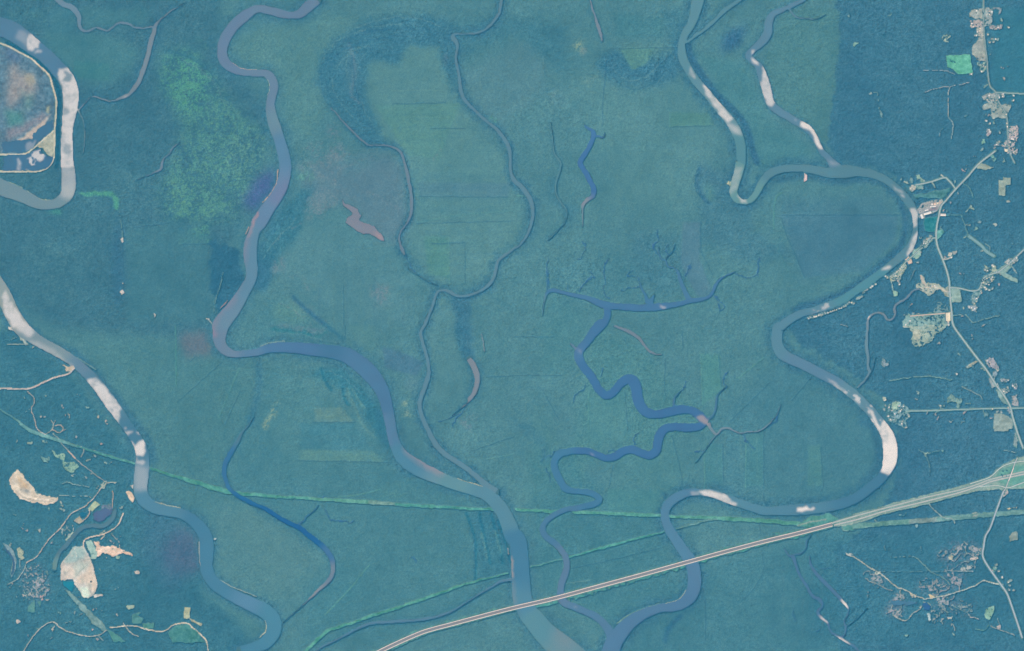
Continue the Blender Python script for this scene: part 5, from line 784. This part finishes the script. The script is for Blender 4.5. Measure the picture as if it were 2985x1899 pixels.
# small pale openings scattered through the settled eastern woods, most of them near the roads
near = np.full((NY, NX), 1e3, np.float32)
for nm_, P, c in RD[:10]:
    s2, d2 = stroke_d(P, 70); near[s2] = np.minimum(near[s2], d2)
for k in range(420):
    x, y = rng.uniform(2480, 2960), rng.uniform(30, 1870)
    if k >= 330: x, y = rng.uniform(30, 360), rng.uniform(1150, 1870)
    i_, j_ = int((y - Y0) / G), int((x - X0) / G)
    if (k < 330 and near[i_, j_] > rng.uniform(0, 75) ** 1.05) or WATER[i_ - 3:i_ + 4, j_ - 3:j_ + 4].any(): continue
    a = rng.uniform(0, 6.28); l = rng.uniform(1, 7)
    P = np.array([[x - l * math.cos(a), y - l * math.sin(a), rng.uniform(3, 7), 0, 0, 0], [x + l * math.cos(a), y + l * math.sin(a), rng.uniform(2, 6), 0, 0, 0]])
    s2, d2 = stroke_d(P, 4, 2.5)
    open_('yard', s2, (d2 < 0) & ~OPEN[s2] & ((N4[s2] + .5 * N3[s2]) > -.1), (rng.uniform(125, 178), rng.uniform(158, 176), 166), FEAT.index('yard'), 8)
FORE = ~OPEN & ~WATER
edge = np.zeros_like(FORE)
edge[1:] |= ~FORE[:-1]; edge[:-1] |= ~FORE[1:]; edge[:, 1:] |= ~FORE[:, :-1]; edge[:, :-1] |= ~FORE[:, 1:]
r1 = rng.uniform(-1, 1, (NY, NX)).astype(np.float32); r2 = rng.uniform(-1, 1, (NY, NX)).astype(np.float32)
rb = blur(rng.uniform(-1, 1, (NY, NX)).astype(np.float32), 2.0) * 4
FA += .12 * N1; FA = np.clip(FA, .08, 1.1)
Z = 7.0 + FH + FA * (CROWN * r1 + CROWN * .45 * rb + 1.5 * N3)
Z = np.maximum(Z, 7.2); wedge = np.zeros_like(FORE)
wedge[1:] |= WATER[:-1]; wedge[:-1] |= WATER[1:]; wedge[:, 1:] |= WATER[:, :-1]; wedge[:, :-1] |= WATER[:, 1:]
Z = np.where(edge, np.minimum(Z, 7.2 + np.where(wedge, .45 * FH, 0) + 2.5 * (r2 + 1)), Z)
XYZ = np.stack([wx(XX + .35 * G * r2), wy(YY + .35 * G * rb), Z], -1).reshape(-1, 3)
idx = np.arange(NY * NX).reshape(NY, NX)
Q = np.stack([idx[1:, :-1], idx[1:, 1:], idx[:-1, 1:], idx[:-1, :-1]], -1)
def corners(A): return np.stack([A[1:, :-1], A[1:, 1:], A[:-1, 1:], A[:-1, :-1]], -1)
fq = corners(FORE).all(-1)
FC += (3.0 * N1 + 2.5 * N2)[..., None] * np.array([1, .9, .7], np.float32)
t = alb(FC, CANOPY_K) * (1 + (.22 + .55 * FA) * (.75 * r2 + .28 * rb))[..., None]
m_forest = mottled('leaf_canopy', .05, .86, 1.14)
me = quads_mesh('forest', idx, Q[fq], XYZ, np.clip(t, .003, .8).reshape(-1, 3).astype(np.float32))
add('forest', me, m_forest, 'stuff')
# open ground, one sheet per clearing, field, pit, bar or verge
wq = corners(WATER); oq = corners(OPEN)
cq = oq.any(-1) & ~fq & ~wq.any(-1)
gq = np.where(oq, corners(GID), 0).max(-1)
gz = np.full((NY, NX), 6.0, np.float32)
rough_ = {'sand_pit': 1.2, 'yard': .6, 'clearing': 1.5, 'basin_floor': .5}
GC += np.where(OPEN, 6 * N3 + 6 * N4, 0)[..., None] * np.array([1, .95, .8], np.float32)
tg = np.clip(alb(GC, 1.0) * (1 + .06 * r1 + .05 * rb)[..., None], .004, .8).reshape(-1, 3).astype(np.float32)
fidx = np.arange(len(FEAT))
GXYZ = np.stack([wx(XX + .3 * G * r2), wy(YY + .3 * G * rb), gz + .6 * r1 * np.isin(GID, [i for i, n in enumerate(FEAT) if n in rough_])], -1).reshape(-1, 3)
m_soil = mottled('open_soil', .02, .9, 1.1, 1, .05)
flat = gq[cq]; Qc = Q[cq]
for f in np.unique(flat):
    nm = FEAT[f] or 'clearing'
    add(nm, quads_mesh(nm, idx, Qc[flat == f], GXYZ, tg), m_soil, 'structure')

# ---------------------------------------------------------------- water surfaces
m_water, nt, b = base_mat('river_water', .12, .5)
at = nt.nodes.new('ShaderNodeAttribute'); at.attribute_name = 'tone'
nt.links.new(at.outputs['Color'], b.inputs['Base Color'])
gl = nt.nodes.new('ShaderNodeBsdfAnisotropic'); gl.inputs['Color'].default_value = GLINT; gl.inputs['Roughness'].default_value = .75  # bright gloss layer that paints the white cloud glare
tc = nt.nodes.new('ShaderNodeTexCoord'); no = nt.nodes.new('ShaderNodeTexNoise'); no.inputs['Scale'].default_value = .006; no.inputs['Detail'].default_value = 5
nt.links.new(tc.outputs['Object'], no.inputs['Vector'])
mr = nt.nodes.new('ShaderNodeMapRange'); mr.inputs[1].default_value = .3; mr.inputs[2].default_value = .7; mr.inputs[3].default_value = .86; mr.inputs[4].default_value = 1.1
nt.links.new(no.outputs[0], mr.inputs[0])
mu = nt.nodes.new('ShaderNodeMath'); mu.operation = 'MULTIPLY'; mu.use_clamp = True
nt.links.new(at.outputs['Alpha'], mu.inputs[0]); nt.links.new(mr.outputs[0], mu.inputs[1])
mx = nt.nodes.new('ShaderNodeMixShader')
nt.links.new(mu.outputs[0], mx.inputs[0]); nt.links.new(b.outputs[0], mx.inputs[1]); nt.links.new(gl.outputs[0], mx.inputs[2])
nt.links.new(mx.outputs[0], nt.nodes['Material Output'].inputs[0])
def sample(A, x, y):
    fx = np.clip((x - X0) / G, 0, NX - 2.001); fy = np.clip((y - Y0) / G, 0, NY - 2.001)
    ix, iy = fx.astype(int), fy.astype(int); tx, ty = fx - ix, fy - iy
    if A.ndim == 3: tx, ty = tx[..., None], ty[..., None]
    return (A[iy, ix] * (1 - tx) + A[iy, ix + 1] * tx) * (1 - ty) + (A[iy + 1, ix] * (1 - tx) + A[iy + 1, ix + 1] * tx) * ty
def water_tone(x, y, c):
    s = sample(WT, x, y)
    c = c + (s[..., :3] - c) * s[..., 3:]
    c = c + (2.5 * sample(N1, x, y))[..., None]
    c = np.concatenate([c[..., :2], 150 + .62 * (c[..., 2:] - 150)], -1)
    return np.clip(alb(c, WATER_K), .004, .8), np.clip(sample(GLARE, x, y), 0, 1)
def ribbon(P, over=0.0, step=3.0, cols=None, rag=0.0):
    T = np.gradient(P[:, :2], axis=0); T /= np.hypot(T[:, 0], T[:, 1])[:, None] + 1e-9
    for _ in range(2): T[1:-1] = (T[:-2] + 2 * T[1:-1] + T[2:]) / 4
    N = np.stack([-T[:, 1], T[:, 0]], 1); N /= np.hypot(N[:, 0], N[:, 1])[:, None] + 1e-9
    w = P[:, 2] + over
    k = cols or int(np.clip(P[:, 2].max() / 2.4, 2, 30))
    u = np.linspace(-.5, .5, k + 1)
    x = P[:, 0:1] + N[:, 0:1] * w[:, None] * u; y = P[:, 1:2] + N[:, 1:2] * w[:, None] * u
    if rag: 
        e = np.abs(u) * 2
        dx = sample(NA, x, y) * rag; x = x + N[:, 0:1] * dx * e; y = y + N[:, 1:2] * dx * e
    n = len(P); I = np.arange(n * (k + 1)).reshape(n, k + 1)
    return x, y, np.stack([I[:-1, :-1], I[:-1, 1:], I[1:, 1:], I[1:, :-1]], -1).reshape(-1, 4)
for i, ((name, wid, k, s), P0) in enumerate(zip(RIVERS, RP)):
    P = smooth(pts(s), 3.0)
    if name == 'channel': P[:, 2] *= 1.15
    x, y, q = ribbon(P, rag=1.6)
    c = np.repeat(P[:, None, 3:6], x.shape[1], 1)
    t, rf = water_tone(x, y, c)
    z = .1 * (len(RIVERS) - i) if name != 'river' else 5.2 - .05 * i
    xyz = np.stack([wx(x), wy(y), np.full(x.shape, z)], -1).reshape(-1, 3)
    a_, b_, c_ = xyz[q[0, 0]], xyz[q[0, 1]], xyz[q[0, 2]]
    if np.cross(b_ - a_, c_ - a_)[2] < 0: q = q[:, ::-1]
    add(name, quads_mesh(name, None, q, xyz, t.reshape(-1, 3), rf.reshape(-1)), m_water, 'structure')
for i, ((name, s, j), (sl_, m)) in enumerate(zip(PONDS, PM)):
    P = pts(s); w_ = np.zeros((NY, NX), bool); w_[sl_] = m
    w2 = w_.copy(); w2[1:] |= w_[:-1]; w2[:-1] |= w_[1:]; w2[:, 1:] |= w_[:, :-1]; w2[:, :-1] |= w_[:, 1:]
    q = Q[corners(w2).all(-1)]
    t, rf = water_tone(XX, YY, np.broadcast_to(P[0, 3:6], (NY, NX, 3)))
    add(name, quads_mesh(name, None, q, np.stack([wx(XX), wy(YY), np.full(XX.shape, 5.4 + .03 * i)], -1).reshape(-1, 3), t.reshape(-1, 3).astype(np.float32), rf.reshape(-1)), m_water, 'structure')
# ---------------------------------------------------------------- road surfaces
m_road = mottled('road_surface', .05, .92, 1.08, .9, .2)
for i, (nm, P, c) in enumerate(RD):
    x, y, q = ribbon(P, cols=2)
    xyz = np.stack([wx(x), wy(y), np.full(x.shape, 7.4 + .12 * i)], -1).reshape(-1, 3)
    if np.cross(xyz[q[0, 1]] - xyz[q[0, 0]], xyz[q[0, 2]] - xyz[q[0, 0]])[2] < 0: q = q[:, ::-1]
    t = np.broadcast_to(alb(c), xyz.shape) * (1 + .05 * rng.uniform(-1, 1, (len(xyz), 1)))
    add(nm, quads_mesh(nm, None, q, xyz, t), m_road, 'structure')

# ---------------------------------------------------------------- small builders for single things
def box(V, F, x0, x1, y0, y1, z0, z1):
    n = len(V)
    V += [(x0, y0, z0), (x1, y0, z0), (x1, y1, z0), (x0, y1, z0), (x0, y0, z1), (x1, y0, z1), (x1, y1, z1), (x0, y1, z1)]
    F += [(n, n + 3, n + 2, n + 1), (n + 4, n + 5, n + 6, n + 7), (n, n + 1, n + 5, n + 4), (n + 1, n + 2, n + 6, n + 5), (n + 2, n + 3, n + 7, n + 6), (n + 3, n, n + 4, n + 7)]
def mesh(name, V, F, mat):
    me = bpy.data.meshes.new(name); me.from_pydata(V, [], F); me.update(); me.materials.append(mat); return me
def thing(name, loc, rz, label, cat, group=None):
    o = bpy.data.objects.new(name, None); COL.objects.link(o); o.location = loc; o.rotation_euler = (0, 0, rz)
    o.empty_display_size = 5; o['label'] = label; o['category'] = cat
    if group: o['group'] = group
    return o
def part(name, me, parent, loc=(0, 0, 0), **kw):
    o = bpy.data.objects.new(name, me); COL.objects.link(o); o.parent = parent; o.location = loc
    for k, v in kw.items(): o[k] = v
    return o
def gable(L, W, h, r, o=.8):
    V = [(-L - o, -W - o, h), (L + o, -W - o, h), (L + o, W + o, h), (-L - o, W + o, h), (-L - o, 0, h + r), (L + o, 0, h + r),
         (-L - o, -W - o, h - .35), (L + o, -W - o, h - .35), (L + o, W + o, h - .35), (-L - o, W + o, h - .35)]
    return V, [(0, 1, 5, 4), (2, 3, 4, 5), (0, 4, 3), (1, 2, 5), (6, 9, 8, 7), (0, 6, 7, 1), (2, 8, 9, 3), (1, 7, 8, 2), (3, 9, 6, 0)]
GZ = 6.0
m_white = plain('white_metal_roof', (.42, .45, .47), .6, .3); m_grey = plain('grey_shingle_roof', (.23, .26, .27), .9); m_tan = plain('tan_shingle_roof', (.30, .27, .22), .9)
m_cream = plain('cream_roof', (.42, .41, .32), .7); m_blue = plain('blue_grey_roof', (.20, .28, .33), .8); m_peach = plain('pale_terracotta_roof', (.42, .33, .26), .9)
m_wall = plain('painted_wall', (.34, .34, .32), .9); m_conc = plain('pale_concrete', (.40, .41, .41), .9, .1, .05); m_asph = plain('grey_deck_asphalt', (.115, .10, .098), .95, .1, .05)
m_bark = plain('bark', (.10, .075, .055), 1); m_leaf = plain('leaf_crown', (.016, .045, .042), .9, .1, .25, .5); m_dark = plain('dark_glass', (.03, .04, .05), .3)
# ---------------------------------------------------------------- the long highway viaduct and the overpass
def strip(P, o0, o1, z0, z1):
    T = np.gradient(P[:, :2], axis=0); T /= np.hypot(T[:, 0], T[:, 1])[:, None]
    px, py = wx(P[:, 0]), wy(P[:, 1]); nx, ny = T[:, 1], T[:, 0]      # left-hand normal in world axes
    V = []; F = []
    for i in range(len(P)):
        for o, z in ((o0, z0), (o1, z0), (o1, z1), (o0, z1)):
            V.append((px[i] + nx[i] * o, py[i] + ny[i] * o, z))
    for i in range(len(P) - 1):
        for j in range(4):
            F.append((4 * i + j, 4 * i + (j + 1) % 4, 4 * i + 4 + (j + 1) % 4, 4 * i + 4 + j))
    F += [(3, 2, 1, 0), tuple(4 * (len(P) - 1) + k for k in (0, 1, 2, 3))]
    return V, F
vd = thing('highway_viaduct', (0, 0, 0), 0, 'very long straight highway viaduct, grey deck with white edges, crossing swamp and rivers', 'bridge')
part('deck', mesh('deck', *strip(BR, -15.5, 15.5, 8.0, 10.0), m_asph), vd)
for a_, b_ in ((15.5, 23.3), (-23.3, -15.5)):
    part('shoulder_slab', mesh('shoulder_slab', *strip(BR, a_, b_, 8.2, 10.3), m_conc), vd)
for a_, b_ in ((23.3, 24), (-24, -23.3)):
    part('parapet', mesh('parapet', *strip(BR, a_, b_, 8.4, 11.2), m_conc), vd)
V = []; F = []
box(V, F, -1.2, 1.2, -20, 20, -2, 6); box(V, F, -1.8, 1.8, -22.5, 22.5, 6, 7.9)
pm = mesh('pier', V, F, m_conc)
L_ = np.cumsum(np.r_[0, np.hypot(*np.diff(BR[:, :2], axis=0).T)])
for d_ in np.linspace(12, L_[-1] - 12, 80):
    i = int(np.searchsorted(L_, d_)); i = min(max(i, 1), len(BR) - 2)
    t_ = BR[i + 1, :2] - BR[i - 1, :2]
    o = part('pier', pm, vd, (float(wx(BR[i, 0])), float(wy(BR[i, 1])), 0)); o.rotation_euler.z = math.atan2(-t_[1], t_[0])
OP = smooth(pts('23 2308,1330 2285,1390 2262,1452', 8), 3)
ov = thing('overpass_bridge', (0, 0, 0), 0, 'short pale overpass carrying the country road across the divided highway at the interchange', 'bridge')
part('deck', mesh('deck', *strip(OP, -5, 5, 13, 14.4), m_conc), ov)
for a_, b_ in ((5, 5.6), (-5.6, -5)): part('parapet', mesh('parapet', *strip(OP, a_, b_, 13.3, 15.4), m_conc), ov)
V = []; F = []; box(V, F, -1, 1, -4.5, 4.5, 5, 12.9); pm = mesh('pier', V, F, m_conc)
for k in (.3, .5, .7):
    i = int(k * (len(OP) - 1)); t_ = OP[i + 1, :2] - OP[i, :2]
    o = part('pier', pm, ov, (float(wx(OP[i, 0])), float(wy(OP[i, 1])), 0)); o.rotation_euler.z = math.atan2(-t_[1], t_[0])
# ---------------------------------------------------------------- large sheds: frame place, length, width (survey units), turn, height
def shed(name, s, L, W, deg, h, roof, label, cat, doors=2, flat=False):
    q = pts(s)[0]; L *= M / 2; W *= M / 2
    t_ = thing(name, (float(wx(q[0])), float(wy(q[1])), GZ), math.radians(deg), label, cat)
    V = []; F = []; box(V, F, -L, L, -W, W, 0, h); part('wall', mesh('wall', V, F, m_wall), t_)
    r = part('roof', mesh('roof', *gable(L, W, h + .05, (1.0 if flat else W * .22), .6), roof), t_)
    V = []; F = []; box(V, F, -L * .8, L * .8, -.7, .7, h + (1.0 if flat else W * .22) - .1, h + (1.0 if flat else W * .22) + .9); part('ridge_vent', mesh('ridge_vent', V, F, roof), r)
    V = []; F = []; box(V, F, -2.2, 2.2, -.15, .15, 0, 4.5); dm = mesh('door', V, F, m_dark)
    for k in range(doors): part('door', dm, t_, (-L + (k + .5) * 2 * L / doors, -W - .2, 0))
    return t_
shed('mill_shed', 'A 488,720', 22.5, 6.0, 16, 10, m_white, 'longest white-roofed shed of the riverside mill, beside the small square white one', 'industrial shed', 5)
shed('mill_shed', 'A 392,776', 12.8, 6.2, 112, 10, m_white, 'short white shed at the south-west corner of the mill, set across the longest shed', 'industrial shed', 2)
shed('mill_shed', 'A 473,667', 10.5, 3.6, 14, 8, m_white, 'narrow white shed just north of the longest mill shed', 'industrial shed', 2)
shed('mill_shed', 'A 582,606', 17, 3.2, 6, 8, m_white, 'long thin white shed along the north yard of the mill', 'industrial shed', 3)
shed('mill_building', 'A 568,566', 4.5, 5.5, 5, 9, m_white, 'small white block in the mill north yard, west of the tan one', 'industrial building', 1)
shed('mill_building', 'A 612,560', 6, 7, 5, 11, m_peach, 'tan-roofed block in the middle of the mill north yard', 'industrial building', 2)
shed('mill_building', 'A 662,545', 5, 3.6, 10, 7, m_cream, 'cream-roofed building at the east end of the mill north yard', 'industrial building', 1)
shed('mill_shed', 'A 606,686', 11, 2.6, 14, 7, m_blue, 'blue-grey shed east of the longest mill shed, near the road', 'industrial shed', 2)
shed('roadside_shed', 'A 757,749', 15.5, 6.0, -4, 8, plain('silver_roof', (.40, .41, .42), .6, .3), 'silver-roofed shed alone on the east side of the main road opposite the mill', 'shed', 2)
shed('warehouse', '13 1695,1442', 23.5, 12.6, 92, 11, m_cream, 'largest cream-roofed warehouse beside the main road, south of the creek hamlet', 'warehouse', 4)
shed('settlement_hall', 'C 835,1062', 9, 4.2, -22, 8, m_white, 'bright white hall in the pale eastern settlement, the northern one of two', 'hall', 2)
shed('settlement_hall', 'C 700,1268', 13, 7.5, -8, 9, m_cream, 'big cream-white hall at the bend where the road leaves the eastern settlement', 'hall', 2)
# four small concrete basins of the mill
for k, (px, py, w_) in enumerate((('A 330,665'.split()[1].split(',')[0], 668, 'north-west'), (362, 655, 'north-east'), (338, 696, 'south-west'), (370, 688, 'south-east'))):
    q = pts('A %s,%s' % (px, py))[0]
    t_ = thing('settling_basin', (float(wx(q[0])), float(wy(q[1])), GZ), .25, 'square pale-rimmed settling basin at the west end of the mill, %s of the four' % w_, 'basin', 'settling basins of the mill')
    V = []; F = []
    for a in ((-8, 8, -9, -7), (-8, 8, 7, 9), (-8, -6, -7, 7), (6, 8, -7, 7)): box(V, F, a[0], a[1], a[2], a[3], 0, 2.5)
    part('rim', mesh('rim', V, F, m_conc), t_); V = []; F = []; box(V, F, -6, 6, -7, 7, .1, 1.2); part('water', mesh('water', V, F, m_dark), t_)
# ---------------------------------------------------------------- houses
ROOFS = (('white-roofed', m_white), ('grey-roofed', m_grey), ('tan-roofed', m_tan), ('blue-roofed', m_blue), ('cream-roofed', m_cream))
V = []; F = []; box(V, F, -7, 7, -4.6, 4.6, 0, 4.2); hw = mesh('wall', V, F, m_wall)
hr = [mesh('roof', *gable(7, 4.6, 4.25, 2.4), m) for _, m in ROOFS]
proto = bpy.data.objects.new('house', None); proto.empty_display_size = 4
pw = bpy.data.objects.new('wall', hw); pr = bpy.data.objects.new('roof', hr[0])
ORD = 'first second third fourth fifth sixth seventh eighth ninth tenth eleventh twelfth thirteenth fourteenth fifteenth sixteenth seventeenth eighteenth nineteenth twentieth'.split()
def side(dx, dy):
    a = math.degrees(math.atan2(-dy, dx)) % 360
    return ('eastern', 'north-eastern', 'northern', 'north-western', 'western', 'south-western', 'southern', 'south-eastern')[int((a + 22.5) // 45) % 8]
for (ph, kind, s), P in zip(HOUSES, HP):
    cx, cy = P[:, 0].mean(), P[:, 1].mean(); rad = np.hypot(P[:, 0] - cx, P[:, 1] - cy)
    order = np.argsort(P[:, 0] if kind == 'row' else P[:, 1]); rank = {int(j): k for k, j in enumerate(order)}
    for j, q in enumerate(P):
        v = int(rng.choice(5, p=(.32, .3, .16, .14, .08))); sc = float(rng.uniform(.75, 1.15)) * (1.15 if v == 0 else 1)
        size = 'large' if sc > 1.15 else ('small' if sc < .9 else 'mid-sized')
        n = len(P); k = rank[j]; ends = ('west', 'east') if kind == 'row' else ('north', 'south')
        if n == 1: w_ = 'standing'
        elif k == 0: w_ = ends[0] + 'ernmost'
        elif k == n - 1: w_ = ends[1] + 'ernmost'
        elif k < n / 2: w_ = ORD[k] + ' from ' + ends[0]
        else: w_ = ORD[n - 1 - k] + ' from ' + ends[1]
        lab = '%s house, %s, %s' % (ROOFS[v][0], w_, ph)
        h_ = proto.copy(); COL.objects.link(h_); h_.location = (float(wx(q[0])), float(wy(q[1])), GZ)
        h_.rotation_euler = (0, 0, float(rng.uniform(-.4, .4) + (1.57 if rng.random() < .4 else 0))); h_.scale = (sc, sc, 1)
        h_['label'] = lab; h_['category'] = 'house'; h_['group'] = 'houses ' + ph
        a_ = pw.copy(); COL.objects.link(a_); a_.parent = h_
        b_ = pr.copy(); b_.data = hr[v]; COL.objects.link(b_); b_.parent = h_
for o in (pr, pw, proto): bpy.data.objects.remove(o)
# ---------------------------------------------------------------- single trees left standing in the yards and fields
def crown(seed):
    import bmesh
    bm = bmesh.new(); r = random.Random(seed)
    for k in range(7):
        a = r.uniform(0, 6.28); d = r.uniform(1.2, 3.4) if k else 0; s = r.uniform(2.2, 3.4)
        res = bmesh.ops.create_icosphere(bm, subdivisions=2, radius=s)
        for v in res['verts']:
            f = r.uniform(.78, 1.18)
            v.co = (v.co.x * f + d * math.cos(a), v.co.y * f + d * math.sin(a), v.co.z * f * .85 + 8.5 + r.uniform(-.3, .3) - .35 * d)
    me = bpy.data.meshes.new('crown'); bm.to_mesh(me); bm.free(); me.materials.append(m_leaf); return me
def trunk():
    V = []; F = []; n = 7
    for z, r in ((0, .5), (3, .36), (7, .22)):
        for k in range(n): V.append((r * math.cos(k * 6.283 / n), r * math.sin(k * 6.283 / n), z))
    for i in range(2):
        for k in range(n): F.append((i * n + k, i * n + (k + 1) % n, (i + 1) * n + (k + 1) % n, (i + 1) * n + k))
    return mesh('trunk', V, F, m_bark)
CR = [crown(k) for k in range(4)]; TR = trunk()
proto = bpy.data.objects.new('tree', None); pc = bpy.data.objects.new('crown', CR[0]); pt = bpy.data.objects.new('trunk', TR)
TREES = [('in the yards of the northern roadside hamlet', 16, '03 1900,90 2110,80 2110,280 2030,350 1960,370 1900,270'), ('in the bright green north-eastern field', 7, '03 1690,560 1760,570 1770,610 1690,600'), ('on the north-eastern junction village green', 14, '03 2020,890 2210,890 2280,1000 2250,1100 2110,1090 2030,1020'),
         ('in the pale eastern settlement', 12, '03 2215,1180 2345,1170 2345,1440 2210,1400'), ('on the long northern field', 4, '03 1940,500 2050,560 2050,660 1980,640'), ('in the round glade by the green field', 5, '03 1650,330 1710,330 1710,390 1660,390'),
         ('in the ring of lots south of the mill', 12, '13 1440,800 1450,760 1540,690 1575,690 1480,800'), ('between the houses of the riverside village', 12, '13 1150,1090 1290,950 1310,970 1230,1110'), ('along the bank before the long house row', 24, 'B 170,1225 420,1130 620,1075 860,990 1100,850 1350,690 1370,715 1100,890 880,1030 640,1110 430,1165 200,1260'),
         ('in the yards of the eastern village', 16, '13 2000,1060 2130,1030 2140,1110 2020,1170'), ('in the hamlet at the creek head', 8, '13 1430,1140 1560,1150 1560,1220 1450,1210'), ('in the yard round the cream warehouse', 12, '13 1400,1450 1660,1430 1660,1500 1400,1515'),
         ('in the wooded village on the lower bend', 16, '23 1140,750 1300,760 1320,860 1160,900'), ('in the pinkish yards by the east road', 8, '23 2060,320 2160,420 2120,490 2080,400'), ('in the yards near the eastern crossroads', 8, '23 2180,510 2260,510 2260,640 2190,630'), ('in the leaf-shaped southern field', 4, '33 2050,1130 2120,1120 2110,1200 2060,1210'), ('on the interchange verge', 5, '23 2160,1390 2240,1330 2300,1330 2240,1420')]
for ph, n, s in TREES:
    P = pts(s); sl_, m = poly_mask(P); m &= OPEN[sl_]
    ys, xs = np.nonzero(m)
    if not len(ys): continue
    pick = rng.choice(len(ys), min(n, len(ys)), replace=False); cx, cy = P[:, 0].mean(), P[:, 1].mean()
    pick = pick[np.argsort(xs[pick])]
    for n_, k in enumerate(pick):
        x, y = gx[sl_[1]][xs[k]], gy[sl_[0]][ys[k]]; sc = float(rng.uniform(.9, 1.6))
        t_ = proto.copy(); COL.objects.link(t_); t_.location = (float(wx(x)), float(wy(y)), GZ); t_.rotation_euler = (0, 0, float(rng.uniform(0, 6.28))); t_.scale = (sc, sc, sc)
        m_ = len(pick); w_ = 'westernmost' if n_ == 0 else 'easternmost' if n_ == m_ - 1 else ORD[n_] + ' from the west' if n_ < m_ / 2 else ORD[m_ - 1 - n_] + ' from the east'
        t_['label'] = '%s dark tree, %s, %s' % ('large' if sc > 1.35 else 'small' if sc < 1.1 else 'medium', w_, ph)
        t_['category'] = 'tree'; t_['group'] = 'single trees ' + ph
        a_ = pc.copy(); a_.data = CR[int(rng.integers(4))]; COL.objects.link(a_); a_.parent = t_
        b_ = pt.copy(); COL.objects.link(b_); b_.parent = t_
for o in (pc, pt, proto): bpy.data.objects.remove(o)

# ---------------------------------------------------------------- the air between the camera and the ground
V = []; F = []; box(V, F, -31000, 31000, -31000, 31000, -3.0, H + 60)
m_haze = bpy.data.materials.new('haze_air'); m_haze.use_nodes = True; nt = m_haze.node_tree
nt.nodes.remove(nt.nodes['Principled BSDF']); v = nt.nodes.new('ShaderNodeVolumePrincipled')
v.inputs['Density'].default_value = 1e-5; v.inputs['Color'].default_value = (.035, .5, 1, 1); v.inputs['Absorption Color'].default_value = (1, 1, 1, 1); v.inputs['Anisotropy'].default_value = 0
nt.links.new(v.outputs[0], nt.nodes['Material Output'].inputs['Volume'])
add('haze', mesh('haze', V, F, m_haze), None, 'stuff')
